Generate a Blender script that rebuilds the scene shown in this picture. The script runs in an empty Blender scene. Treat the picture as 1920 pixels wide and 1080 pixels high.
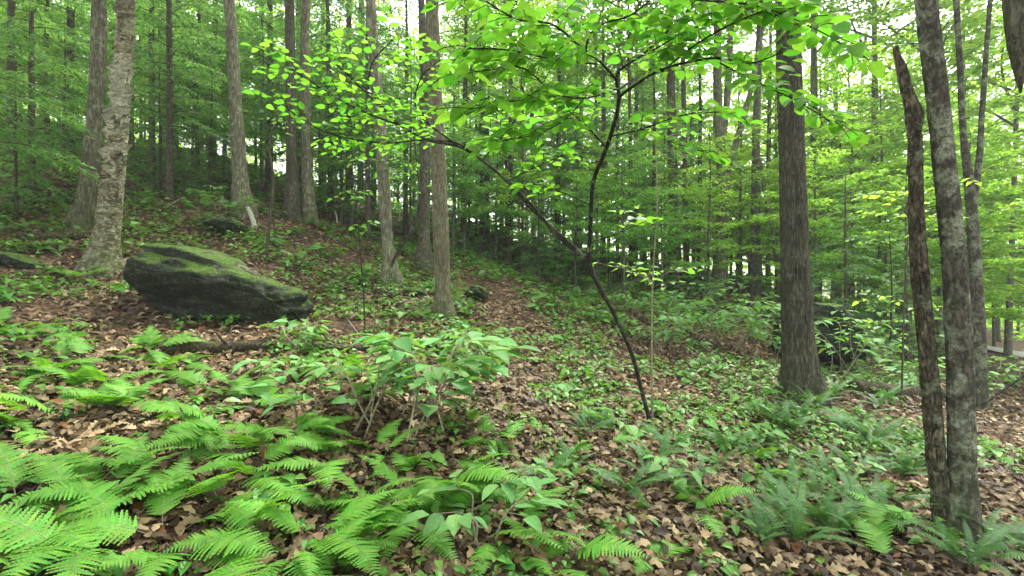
import bpy, math, random
import numpy as np
from mathutils import Vector, Matrix

# ------------------------------------------------------------------ camera, sky, sun, exposure
SC = bpy.context.scene
COL = SC.collection
CAMZ = 1.5
cam = bpy.data.cameras.new("camera"); cam.lens = 18.0; cam.sensor_width = 36.0
cam.clip_start = 0.05; cam.clip_end = 600.0
cam_o = bpy.data.objects.new("camera", cam); COL.objects.link(cam_o)
cam_o.location = (0, 0, CAMZ); cam_o.rotation_euler = (math.radians(90), 0, 0)
SC.camera = cam_o

SUN_EL, SUN_AZ = math.radians(58), math.radians(35)      # azimuth measured from +Y (view direction) towards +X
world = bpy.data.worlds.new("World"); SC.world = world; world.use_nodes = True
wn = world.node_tree; wn.nodes.clear()
w_out = wn.nodes.new("ShaderNodeOutputWorld"); w_bg = wn.nodes.new("ShaderNodeBackground")
w_sky = wn.nodes.new("ShaderNodeTexSky"); w_sky.sky_type = 'NISHITA'; w_sky.sun_disc = False
w_sky.sun_elevation = SUN_EL; w_sky.sun_rotation = SUN_AZ
w_sky.dust_density = 4.0; w_sky.air_density = 1.0
w_hs = wn.nodes.new("ShaderNodeHueSaturation"); w_hs.inputs['Saturation'].default_value = 0.18
wn.links.new(w_sky.outputs[0], w_hs.inputs['Color']); wn.links.new(w_hs.outputs[0], w_bg.inputs[0])
w_bg.inputs[1].default_value = 0.125
wn.links.new(w_bg.outputs[0], w_out.inputs[0])

sun = bpy.data.lights.new("sun", 'SUN'); sun.energy = 1.5; sun.angle = math.radians(12); sun.color = (1.0, 0.96, 0.88)
sun_o = bpy.data.objects.new("sun", sun); COL.objects.link(sun_o)
sd = Vector((math.sin(SUN_AZ) * math.cos(SUN_EL), math.cos(SUN_AZ) * math.cos(SUN_EL), math.sin(SUN_EL)))
sun_o.rotation_euler = (-sd).to_track_quat('-Z', 'Y').to_euler(); sun_o.location = sd * 60

SC.view_settings.view_transform = 'Standard'; SC.view_settings.look = 'None'
SC.view_settings.gamma = 1.0; SC.view_settings.exposure = 2.82
SC.render.engine = 'CYCLES'
cy = SC.cycles
cy.max_bounces = 7; cy.diffuse_bounces = 4; cy.glossy_bounces = 2; cy.transmission_bounces = 4; cy.transparent_max_bounces = 4
cy.caustics_reflective = False; cy.caustics_refractive = False; cy.use_denoising = True; cy.sample_clamp_indirect = 8.0

RNG = np.random.default_rng(7)
random.seed(7)
PI = math.pi

# ------------------------------------------------------------------ numeric helpers
def vnoise(p, seed=0):
    p = np.asarray(p, float); i = np.floor(p).astype(np.int64); f = p - i; f = f * f * (3 - 2 * f)
    out = 0
    for dx in (0, 1):
        for dy in (0, 1):
            for dz in (0, 1):
                h = (i[..., 0] + dx) * 374761393 + (i[..., 1] + dy) * 668265263 + (i[..., 2] + dz) * 2147483647 + seed * 1274126177
                h = (h ^ (h >> 13)) * 1274126177 & 0x7fffffff
                h = ((h ^ (h >> 16)) & 0xffff) / 65535.0
                w = (f[..., 0] if dx else 1 - f[..., 0]) * (f[..., 1] if dy else 1 - f[..., 1]) * (f[..., 2] if dz else 1 - f[..., 2])
                out = out + h * w
    return out

def P(px, py, Y):                      # a point of the place seen at photo pixel (px, py), Y metres ahead
    return np.array([(px - 960) / 960 * Y, Y, CAMZ + (540 - py) / 960 * Y])

# ------------------------------------------------------------------ terrain: thin-plate surface through surveyed points
ctrl = [P(*a) for a in [(960, 1080, 2.6), (0, 1080, 2.1), (1920, 1080, 2.9), (1800, 1010, 3.2), (1500, 745, 6.4), (1220, 803, 5),
        (832, 594, 7.8), (380, 612, 6), (195, 508, 7.6), (457, 398, 10.5), (735, 530, 9.2), (565, 415, 11.5), (325, 312, 16),
        (1000, 497, 17), (1270, 542, 16), (1418, 545, 16), (1700, 725, 8), (1880, 662, 23), (0, 275, 14), (0, 640, 4.6),
        (960, 800, 4.1), (300, 800, 3.5), (1500, 900, 4.3), (1050, 600, 9), (1640, 640, 14), (680, 660, 5.5), (600, 880, 3.1)]]
ctrl += [np.array(a, float) for a in [(0, -6, -.1), (-7, -3, .9), (8, -6, -.6), (-45, 30, 12), (0, 50, 5), (35, 50, -1), (45, 10, -2.5),
        (-35, -15, 6), (25, -20, -2), (-30, 60, 12), (-90, 90, 20), (90, 90, -3), (-90, -60, 8), (90, -60, -4), (0, 120, 9), (-20, 20, 8.0)]]
ctrl = np.array(ctrl)
def _phi(r): return np.where(r > 1e-9, r * r * np.log(np.maximum(r, 1e-9)), 0)
_n = len(ctrl); _A = np.zeros((_n + 3, _n + 3))
_A[:_n, :_n] = _phi(np.hypot(ctrl[:, None, 0] - ctrl[None, :, 0], ctrl[:, None, 1] - ctrl[None, :, 1])) + np.eye(_n) * 0.6
_A[:_n, _n] = 1; _A[:_n, _n + 1:] = ctrl[:, :2]; _A[_n:, :_n] = _A[:_n, _n:].T
_W = np.linalg.solve(_A, np.concatenate([ctrl[:, 2], [0, 0, 0]]))
def g_exact(x, y):
    x = np.asarray(x, float); y = np.asarray(y, float); out = _W[_n] + _W[_n + 1] * x + _W[_n + 2] * y
    for k in range(_n): out = out + _W[k] * _phi(np.hypot(x - ctrl[k, 0], y - ctrl[k, 1]))
    q = np.stack([x, y, x * 0], -1)
    d = np.hypot(x, y)
    out = out + (vnoise(q * .7, 3) - .5) * .10 * np.clip(d / 4, .3, 3) + (vnoise(q * 2.3, 4) - .5) * .05 + (vnoise(q * 6, 5) - .5) * .018
    return out
GX0, GX1, GY0, GY1, GS = -45.0, 45.0, -12.0, 70.0, 0.1
_gx = np.arange(GX0, GX1 + GS, GS); _gy = np.arange(GY0, GY1 + GS, GS)
_GG = g_exact(*np.meshgrid(_gx, _gy, indexing='ij'))
def g(x, y):
    x = np.clip(np.asarray(x, float), GX0, GX1 - .01); y = np.clip(np.asarray(y, float), GY0, GY1 - .01)
    fx = (x - GX0) / GS; fy = (y - GY0) / GS; i = fx.astype(int); j = fy.astype(int); fx = fx - i; fy = fy - j
    return (_GG[i, j] * (1 - fx) * (1 - fy) + _GG[i + 1, j] * fx * (1 - fy) + _GG[i, j + 1] * (1 - fx) * fy + _GG[i + 1, j + 1] * fx * fy)
_YY = np.arange(1.3, 44, .02)
def hit(px, py):                       # where the line of sight meets the forest floor
    d = CAMZ + (540 - py) / 960 * _YY - g((px - 960) / 960 * _YY, _YY)
    k = np.argmax(d < 0)
    Y = _YY[k] if d[k] < 0 else 43.0
    x = (px - 960) / 960 * Y
    return np.array([x, Y, float(g(x, Y))])
def floor_at(px, Y):
    x = (px - 960) / 960 * Y
    return np.array([x, Y, float(g(x, Y))])

# ------------------------------------------------------------------ mesh helpers
def mesh_np(name, V, F, rnd=None, mat_idx=None, smooth=True):
    """V (n,3); F list of int arrays (m,3) or (m,4)."""
    F = [np.asarray(f, np.int64) for f in F if len(f)]
    me = bpy.data.meshes.new(name)
    V = np.asarray(V, np.float32)
    loops = np.concatenate([f.ravel() for f in F]).astype(np.int32)
    sizes = np.concatenate([np.full(len(f), f.shape[1], np.int32) for f in F])
    starts = np.concatenate([[0], np.cumsum(sizes)[:-1]]).astype(np.int32)
    me.vertices.add(len(V)); me.vertices.foreach_set("co", V.ravel())
    me.loops.add(len(loops)); me.loops.foreach_set("vertex_index", loops)
    me.polygons.add(len(sizes)); me.polygons.foreach_set("loop_start", starts)
    me.polygons.foreach_set("loop_total", sizes)
    if mat_idx is not None: me.polygons.foreach_set("material_index", np.asarray(mat_idx, np.int32))
    me.polygons.foreach_set("use_smooth", np.full(len(sizes), smooth, dtype=bool))
    if rnd is not None:
        a = me.attributes.new("rnd", 'FLOAT', 'POINT'); a.data.foreach_set("value", np.asarray(rnd, np.float32))
    me.update(calc_edges=True); me.validate()
    return me

class Bag:                             # gathers pieces of ONE mesh
    def __init__(s): s.V = []; s.T = []; s.Q = []; s.R = []; s.n = 0; s.mt = []; s.mq = []
    def add(s, V, T=None, Q=None, rnd=0.5, m=0):
        V = np.asarray(V, float)
        if T is not None and len(T): s.T.append(np.asarray(T) + s.n); s.mt.append(np.full(len(T), m))
        if Q is not None and len(Q): s.Q.append(np.asarray(Q) + s.n); s.mq.append(np.full(len(Q), m))
        s.V.append(V); s.R.append(np.broadcast_to(np.asarray(rnd, float), (len(V),))); s.n += len(V)
    def scatter(s, tpl, M, pos, rnd, m=0):   # template (V, T, Q) at n frames M (n,3,3) (columns = axes), pos (n,3)
        TV, T, Q = tpl; n = len(pos); k = len(TV)
        if n == 0: return
        V = (np.einsum('nij,kj->nki', M, TV) + pos[:, None, :]).reshape(-1, 3)
        off = (np.arange(n) * k)[:, None, None]
        s.add(V, (T[None] + off).reshape(-1, 3) if len(T) else None, (Q[None] + off).reshape(-1, 4) if len(Q) else None, np.repeat(rnd, k), m)
    def mesh(s, name, mats, smooth=True):
        F = []; mi = []
        if s.T: F.append(np.concatenate(s.T)); mi.append(np.concatenate(s.mt))
        if s.Q: F.append(np.concatenate(s.Q)); mi.append(np.concatenate(s.mq))
        me = mesh_np(name, np.concatenate(s.V), F, np.concatenate(s.R), np.concatenate(mi), smooth)
        for k in mats: me.materials.append(k)
        return me

def smooth_path(pts, step):
    pts = np.asarray(pts, float); d = np.concatenate([[0], np.cumsum(np.linalg.norm(np.diff(pts[:, :3], axis=0), axis=1))])
    n = max(2, int(d[-1] / step) + 1); u = np.linspace(0, d[-1], n)
    if len(pts) < 3: return np.stack([np.interp(u, d, pts[:, c]) for c in range(pts.shape[1])], 1)
    m = np.gradient(pts, d, axis=0)
    k = np.clip(np.searchsorted(d, u, 'right') - 1, 0, len(d) - 2); h = d[k + 1] - d[k]; t = ((u - d[k]) / h)[:, None]; h = h[:, None]
    return (2*t**3 - 3*t**2 + 1) * pts[k] + (t**3 - 2*t**2 + t) * h * m[k] + (-2*t**3 + 3*t**2) * pts[k + 1] + (t**3 - t**2) * h * m[k + 1]

def tube(path, rad, seg=8, disp=None, cap=True):
    path = np.asarray(path, float); n = len(path); rad = np.broadcast_to(np.asarray(rad, float), (n,))
    tan = np.gradient(path, axis=0); tan /= np.linalg.norm(tan, axis=1)[:, None] + 1e-12
    u = np.cross(tan[0], (0.31, 0.95, 0.05) if abs(tan[0][1]) < .9 else (1, 0, .1)); u /= np.linalg.norm(u)
    U = np.zeros((n, 3))
    for k in range(n):
        u = u - tan[k] * u.dot(tan[k]); u /= np.linalg.norm(u) + 1e-12; U[k] = u
    W = np.cross(tan, U)
    th = np.arange(seg) / seg * 2 * PI
    c, s_ = np.cos(th), np.sin(th)
    r = np.repeat(rad[:, None], seg, 1)
    if disp is not None: r = disp(r, th[None, :], np.concatenate([[0], np.cumsum(np.linalg.norm(np.diff(path, axis=0), axis=1))])[:, None])
    V = path[:, None, :] + r[..., None] * (c[None, :, None] * U[:, None, :] + s_[None, :, None] * W[:, None, :])
    V = V.reshape(-1, 3)
    a = np.arange(seg); b = (a + 1) % seg; i = np.arange(n - 1)[:, None] * seg
    Q = np.stack([i + a, i + b, i + seg + b, i + seg + a], -1).reshape(-1, 4)
    T = np.zeros((0, 3), int)
    if cap:
        V = np.concatenate([V, path[-1:] + tan[-1:] * rad[-1] * .3, path[:1]])
        top = (n - 1) * seg; T = np.concatenate([np.stack([top + a, top + b, np.full(seg, n * seg)], 1), np.stack([b, a, np.full(seg, n * seg + 1)], 1)])
    return V, T, Q

def frames(x, nrm):                    # x direction and rough normal -> (n,3,3) with columns x, y, z
    x = x / (np.linalg.norm(x, axis=1)[:, None] + 1e-12)
    y = np.cross(nrm, x); y /= np.linalg.norm(y, axis=1)[:, None] + 1e-12
    return np.stack([x, y, np.cross(x, y)], -1)

def leaf_tpl(stations, length=1.0, width=.6, fold=.18, curl=.15, pw=(.55, 1.15), stalk=.12):
    """leaf from the origin along +X, V-folded along the midrib, tip drooping"""
    t = np.linspace(0, 1, stations); w = (t ** pw[0]) * ((1 - t) ** pw[1]); w = w / max(w.max(), 1e-6) * width / 2
    if stations == 3: w = np.array([0, width / 2, 0])
    V = []; T = []; Q = []
    for k, (a, b) in enumerate(zip(t, w)):
        z = -curl * a * a * length
        X = stalk + a * length * (1 - .03 * a)
        if k in (0, stations - 1): V.append((X, 0, z))
        else: V += [(X, -b, z + b * fold * 2), (X, 0, z), (X, b, z + b * fold * 2)]
    m = stations - 2
    T += [(0, 1, 2), (0, 2, 3)]
    for k in range(m - 1):
        o = 1 + 3 * k; Q += [(o, o + 3, o + 4, o + 1), (o + 1, o + 4, o + 5, o + 2)]
    e = 1 + 3 * (m - 1); L = len(V) - 1
    T += [(e, L, e + 1), (e + 1, L, e + 2)]
    if stalk > 0:
        V += [(0, -.008, 0), (0, .008, 0)]; T.append((L + 1, L + 2, 0))
    return np.array(V, float), np.array(T, int), np.array(Q, int).reshape(-1, 4)
CARD = (np.array([(0, 0, 0), (.45, -.32, .05), (1, 0, -.12), (.45, .32, .05)], float), np.array([(0, 1, 2), (0, 2, 3)]), np.zeros((0, 4), int))
NEEDLE = (np.array([(0, 0, 0), (.4, -.19, .0), (1, 0, -.05), (.5, .19, .0)], float), np.array([(0, 1, 2), (0, 2, 3)]), np.zeros((0, 4), int))
LEAF6 = leaf_tpl(6); LEAF5 = leaf_tpl(5, width=.66, curl=.2)

# ------------------------------------------------------------------ materials
def mat(name):
    m = bpy.data.materials.new(name); m.use_nodes = True; nt = m.node_tree; nt.nodes.clear()
    return m, nt
class N:
    def __init__(s, nt): s.nt = nt
    def n(s, t, **kw):
        x = s.nt.nodes.new("ShaderNode" + t)
        for k, v in kw.items():
            if k.startswith('i_'): x.inputs[k[2:].replace('_', ' ')].default_value = v
            else: setattr(x, k, v)
        return x
    def l(s, a, b): s.nt.links.new(a, b)
    def math(s, op, a, b=None, clamp=False):
        x = s.n('Math', operation=op, use_clamp=clamp)
        for k, v in enumerate((a, b)):
            if v is None: continue
            if hasattr(v, 'is_linked'): s.l(v, x.inputs[k])
            else: x.inputs[k].default_value = v
        return x.outputs[0]
    def mix(s, f, a, b, bt='MIX'):
        x = s.n('Mix', data_type='RGBA', blend_type=bt)
        for v, k in ((f, 0), (a, 6), (b, 7)):
            if hasattr(v, 'is_linked'): s.l(v, x.inputs[k])
            else: x.inputs[k].default_value = v if k == 0 else (*v, 1) if len(v) == 3 else v
        return x.outputs[2]
    def noise(s, vec, scale, detail=3, rough=.55, dist=0):
        x = s.n('TexNoise'); x.inputs['Scale'].default_value = scale; x.inputs['Detail'].default_value = detail
        x.inputs['Roughness'].default_value = rough; x.inputs['Distortion'].default_value = dist
        if vec is not None: s.l(vec, x.inputs['Vector'])
        return x.outputs['Fac']
    def ramp(s, f, stops):
        x = s.n('ValToRGB'); r = x.color_ramp
        while len(r.elements) < len(stops): r.elements.new(.5)
        for e, (p, c) in zip(r.elements, stops): e.position = p; e.color = (*c, 1) if len(c) == 3 else c
        s.l(f, x.inputs[0]); return x.outputs[0]
    def mapping(s, vec, scale):
        x = s.n('Mapping'); x.inputs['Scale'].default_value = scale; s.l(vec, x.inputs['Vector']); return x.outputs[0]
    def rng(s, f, a, b, c=0., d=1.):
        x = s.n('MapRange'); s.l(f, x.inputs[0])
        for k, v in zip((1, 2, 3, 4), (a, b, c, d)): x.inputs[k].default_value = v
        return x.outputs[0]

def leaf_mat(name, col, trans=.45, tcol=None, rough=.45, spec=.35, vary=.55, spots=True, veins=False, brown=0.):
    m, nt = mat(name); b = N(nt)
    out = b.n('OutputMaterial'); pr = b.n('BsdfPrincipled'); tr = b.n('BsdfTranslucent'); mx = b.n('MixShader')
    at = b.n('Attribute', attribute_name='rnd'); oi = b.n('ObjectInfo'); tc = b.n('TexCoord')
    hs = b.n('HueSaturation'); hs.inputs['Color'].default_value = (*col, 1)
    r1 = at.outputs['Fac']; r2 = oi.outputs['Random']
    val = b.math('ADD', b.math('MULTIPLY', r1, vary), b.math('MULTIPLY', r2, .3))
    val = b.math('ADD', val, 1 - vary / 2 - .15)
    if spots: val = b.math('MULTIPLY', val, b.rng(b.noise(tc.outputs['Object'], 9, 3), .3, .7, .86, 1.12))
    b.l(val, hs.inputs['Value'])
    if veins:
        sx = b.n('SeparateXYZ'); b.l(tc.outputs['Object'], sx.inputs[0]); ay = b.math('ABSOLUTE', sx.outputs[1])
        mid = b.rng(ay, .006, .022, 1, 0)
        ph = b.math('SUBTRACT', b.math('MULTIPLY', sx.outputs[0], 52.), b.math('MULTIPLY', ay, 40.))
        sv = b.rng(b.math('SINE', ph), .72, 1.0, 0, .6)
        vf = b.math('MAXIMUM', mid, sv); val = b.math('MULTIPLY', val, b.rng(vf, 0, 1, 1., 1.28))
        bp = b.n('Bump'); bp.inputs['Strength'].default_value = .5; bp.inputs['Distance'].default_value = .006; bp.invert = True
        b.l(vf, bp.inputs['Height']); b.l(bp.outputs[0], pr.inputs['Normal'])
    hue = b.math('ADD', b.math('MULTIPLY', b.math('FRACT', b.math('MULTIPLY', b.math('ADD', r1, r2), 7.31)), .035), .4825)
    b.l(hue, hs.inputs['Hue'])
    cout = hs.outputs[0]
    if brown > 0: cout = b.mix(b.rng(b.noise(tc.outputs['Object'], 5 if not veins else 3.2, 5, .7), .74 - brown, .78 - brown, 0, .85), cout, (.13, .085, .03))
    b.l(cout, pr.inputs['Base Color']); pr.inputs['Roughness'].default_value = rough
    pr.inputs['Specular IOR Level'].default_value = spec
    tcol = tcol or (col[0] * 1.5, col[1] * 1.35, col[2] * .6)
    h2 = b.n('HueSaturation'); h2.inputs['Color'].default_value = (*tcol, 1); b.l(val, h2.inputs['Value']); b.l(hue, h2.inputs['Hue'])
    b.l(h2.outputs[0], tr.inputs['Color'])
    mx.inputs[0].default_value = trans
    b.l(pr.outputs[0], mx.inputs[1]); b.l(tr.outputs[0], mx.inputs[2]); b.l(mx.outputs[0], out.inputs[0])
    return m

def bark_mat(name, dark, mid, light, scale=(22, 22, 4), bump=.6, lichen=None, lich_amt=.5, moss=.0, moss_h=.6, band=False, dist=.04):
    m, nt = mat(name); b = N(nt)
    out = b.n('OutputMaterial'); pr = b.n('BsdfPrincipled'); tc = b.n('TexCoord'); oi = b.n('ObjectInfo')
    co = tc.outputs['Object']
    v1 = b.mapping(co, scale)
    a = b.noise(v1, 1.0, 4, .6, .3); c = b.noise(v1, 2.7, 3, .6)
    ridge = b.math('ABSOLUTE', b.math('SUBTRACT', b.math('MULTIPLY', a, 2), 1))
    h = b.math('ADD', b.math('MULTIPLY', ridge, 1.3), b.math('MULTIPLY', c, .55))
    col = b.ramp(h, [(.22, dark), (.45, mid), (.75, light)])
    big = b.noise(co, 2.3, 4, .6)
    col = b.mix(b.rng(big, .35, .7, 0, .5), col, tuple(x * .55 for x in mid))
    if band:
        v2 = b.mapping(co, (3.0, 3.0, 38)); bn = b.noise(v2, 1.0, 4, .7, .5)
        col = b.mix(b.rng(bn, .57, .64), col, dark); h = b.math('ADD', b.math('MULTIPLY', h, .35), b.math('MULTIPLY', bn, 1.0))
    if lichen:
        ln = b.noise(co, 7.5, 5, .65); ln2 = b.noise(co, 45, 3, .6)
        f = b.math('MULTIPLY', b.rng(ln, .62 - lich_amt * .25, .70 - lich_amt * .2), b.rng(ln2, .3, .6))
        col = b.mix(f, col, lichen); h = b.math('ADD', h, b.math('MULTIPLY', f, .25))
    if moss > 0:
        sp = b.n('SeparateXYZ'); b.l(co, sp.inputs[0])
        mz = b.rng(sp.outputs[2], moss_h, 0., 0, 1)
        f = b.math('MULTIPLY', mz, b.rng(b.noise(co, 9, 4, .6), .38, .62), clamp=True)
        col = b.mix(b.math('MULTIPLY', f, moss), col, (.045, .075, .014))
    col = b.mix(1.0, col, (.98, 1.04, .88), 'MULTIPLY')
    hs = b.n('HueSaturation'); b.l(col, hs.inputs['Color'])
    b.l(b.math('ADD', b.math('MULTIPLY', oi.outputs['Random'], .3), .85), hs.inputs['Value'])
    b.l(hs.outputs[0], pr.inputs['Base Color']); pr.inputs['Roughness'].default_value = .9; pr.inputs['Specular IOR Level'].default_value = .15
    bp = b.n('Bump'); bp.inputs['Strength'].default_value = bump; bp.inputs['Distance'].default_value = dist
    b.l(h, bp.inputs['Height']); b.l(bp.outputs[0], pr.inputs['Normal']); b.l(pr.outputs[0], out.inputs[0])
    return m

M = {}
M['fern'] = leaf_mat('fern_frond', (.120, .315, .032), .40, rough=.55, vary=.8, brown=.05)
M['xfern'] = leaf_mat('evergreen_fern', (.052, .148, .032), .28, (.09, .21, .03), rough=.5)
M['bush'] = leaf_mat('shrub_leaf', (.135, .305, .085), .32, rough=.6, spec=.25)
M['sapling'] = leaf_mat('sapling_leaf', (.080, .235, .026), .60, (.19, .48, .03), rough=.45)
M['shrub'] = leaf_mat('low_shrub_leaf', (.10, .26, .055), .42, rough=.55)
M['bush_v'] = leaf_mat('veined_shrub_leaf', (.135, .305, .085), .32, rough=.6, spec=.25, veins=True, brown=.03)
M['shrub_v'] = leaf_mat('veined_low_shrub_leaf', (.10, .26, .055), .42, rough=.55, veins=True, brown=.03)
M['sapling_v'] = leaf_mat('veined_sapling_leaf', (.080, .235, .026), .60, (.19, .48, .03), rough=.45, veins=True, brown=.03)
M['tier'] = leaf_mat('understory_leaf', (.100, .270, .045), .57, (.25, .54, .06), vary=.7)
M['tierb'] = leaf_mat('bright_understory_leaf', (.140, .315, .040), .62, (.38, .64, .05), vary=.7)
M['canopy'] = leaf_mat('canopy_leaf', (.07, .17, .018), .55, (.20, .40, .012), vary=.8)
M['hemlock'] = leaf_mat('hemlock_needle', (.080, .195, .058), .47, (.18, .38, .06), rough=.5, vary=.9)
M['cover'] = leaf_mat('ground_cover_leaf', (.095, .24, .035), .35, vary=.9)
M['twig'] = bark_mat('pale_twig', (.10, .085, .06), (.24, .21, .15), (.36, .32, .24), (40, 40, 40), .2)
M['darktwig'] = bark_mat('dark_twig', (.012, .011, .010), (.035, .030, .025), (.08, .075, .06), (30, 30, 8), .4, lichen=(.2, .22, .18), lich_amt=.15)
M['oak'] = bark_mat('furrowed_oak_bark', (.026, .022, .016), (.105, .097, .073), (.21, .195, .15), (30, 30, 5.0), .9, lichen=(.16, .18, .13), lich_amt=.1, moss=.5, moss_h=.7)
M['ash'] = bark_mat('olive_ash_bark', (.045, .038, .024), (.165, .145, .098), (.29, .265, .19), (42, 42, 6), .7, moss=.8, moss_h=.5)
M['birch'] = bark_mat('peeling_birch_bark', (.030, .022, .014), (.23, .20, .135), (.52, .49, .38), (9, 9, 13), 1.0, band=True, moss=.9, moss_h=1.1, lichen=(.36, .34, .24), lich_amt=.5)
M['lichen'] = bark_mat('lichen_spotted_bark', (.022, .020, .016), (.072, .064, .052), (.13, .12, .10), (20, 20, 9), .5, lichen=(.23, .245, .19), lich_amt=.55, moss=.6, moss_h=.8)
M['rough'] = bark_mat('pale_rough_bark', (.045, .038, .026), (.16, .145, .105), (.31, .29, .22), (24, 24, 4), .8, lichen=(.26, .28, .2), lich_amt=.3, moss=.7, moss_h=.9)
M['dark'] = bark_mat('dark_conifer_bark', (.026, .021, .016), (.095, .080, .062), (.18, .16, .125), (26, 26, 6), .7, lichen=(.14, .17, .11), lich_amt=.2, moss=.4)
M['grey'] = bark_mat('grey_bark', (.03, .027, .021), (.105, .096, .075), (.19, .18, .145), (22, 22, 7), .5, lichen=(.2, .23, .17), lich_amt=.3, moss=.6)
M['snag'] = bark_mat('rotting_snag_bark', (.018, .014, .010), (.115, .095, .068), (.30, .26, .19), (20, 20, 8), .9, lichen=(.25, .27, .2), lich_amt=.3, moss=.5, dist=.06)
M['rawwood'] = bark_mat('bare_weathered_wood', (.09, .06, .035), (.22, .155, .095), (.34, .26, .17), (45, 45, 3), .5)
M['deadwood'] = bark_mat('dead_log_wood', (.014, .011, .008), (.06, .046, .032), (.15, .12, .085), (18, 18, 18), .7, lichen=(.06, .09, .02), lich_amt=.35)
M['whitewood'] = bark_mat('white_birch_bark', (.2, .18, .15), (.55, .53, .48), (.72, .70, .66), (10, 10, 30), .3)

M['paper'] = bark_mat('papery_birch_curl', (.16, .13, .09), (.44, .41, .34), (.60, .58, .52), (10, 10, 30), .3)
def litter_mat():
    m, nt = mat('dead_leaf'); b = N(nt)
    out = b.n('OutputMaterial'); pr = b.n('BsdfPrincipled'); tr = b.n('BsdfTranslucent'); mx = b.n('MixShader')
    at = b.n('Attribute', attribute_name='rnd'); tc = b.n('TexCoord')
    col = b.ramp(at.outputs['Fac'], [(0, (.022, .014, .009)), (.22, (.060, .038, .021)), (.45, (.145, .098, .055)), (.68, (.25, .185, .108)), (.9, (.42, .335, .215)), (1, (.17, .07, .028))])
    col = b.mix(.55, col, b.ramp(b.noise(tc.outputs['Object'], 38, 4, .65), [(.3, (.3, .27, .24)), (.7, (.95, .95, .95))]), 'MULTIPLY')
    col2 = b.mix(1.0, col, (1.0, .99, .82), 'MULTIPLY')
    b.l(col2, pr.inputs['Base Color']); pr.inputs['Roughness'].default_value = .6; pr.inputs['Specular IOR Level'].default_value = .25
    b.l(col2, tr.inputs[0]); mx.inputs[0].default_value = .15
    b.l(pr.outputs[0], mx.inputs[1]); b.l(tr.outputs[0], mx.inputs[2]); b.l(mx.outputs[0], out.inputs[0])
    return m
M['litter'] = litter_mat()

def ground_mat():
    m, nt = mat('forest_floor'); b = N(nt)
    out = b.n('OutputMaterial'); pr = b.n('BsdfPrincipled'); tc = b.n('TexCoord'); co = tc.outputs['Object']
    vo = b.n('TexVoronoi'); vo.inputs['Scale'].default_value = 24; vo.inputs['Randomness'].default_value = 1
    nv = b.n('TexNoise'); nv.inputs['Scale'].default_value = 14; nv.inputs['Detail'].default_value = 4; b.l(co, nv.inputs['Vector'])
    wv = b.n('VectorMath', operation='MULTIPLY_ADD'); b.l(nv.outputs['Color'], wv.inputs[0]); wv.inputs[1].default_value = (.09, .09, .09); b.l(co, wv.inputs[2]); b.l(wv.outputs[0], vo.inputs['Vector'])
    sep = b.n('SeparateColor'); b.l(vo.outputs['Color'], sep.inputs[0])
    col = b.ramp(sep.outputs[0], [(0, (.028, .018, .012)), (.3, (.075, .045, .026)), (.6, (.15, .095, .055)), (1, (.27, .18, .11))])
    dk = b.noise(co, 1.7, 4, .6); col = b.mix(b.rng(dk, .45, .7, 0, .7), col, (.024, .017, .012))
    fine = b.noise(co, 55, 4, .7); col = b.mix(.6, col, b.ramp(fine, [(.3, (.3, .3, .3)), (.7, (1, 1, 1))]), 'MULTIPLY')
    ms = b.noise(co, 1.1, 5, .65)
    col = b.mix(b.rng(ms, .56, .66, 0, .7), col, b.ramp(b.noise(co, 30, 3), [(.3, (.03, .045, .010)), (.7, (.08, .12, .025))]))
    b.l(col, pr.inputs['Base Color']); pr.inputs['Roughness'].default_value = .9; pr.inputs['Specular IOR Level'].default_value = .1
    bp = b.n('Bump'); bp.inputs['Strength'].default_value = .8; bp.inputs['Distance'].default_value = .03
    b.l(b.math('ADD', sep.outputs[1], fine), bp.inputs['Height']); b.l(bp.outputs[0], pr.inputs['Normal'])
    b.l(pr.outputs[0], out.inputs[0]); return m
M['ground'] = ground_mat()

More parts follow.
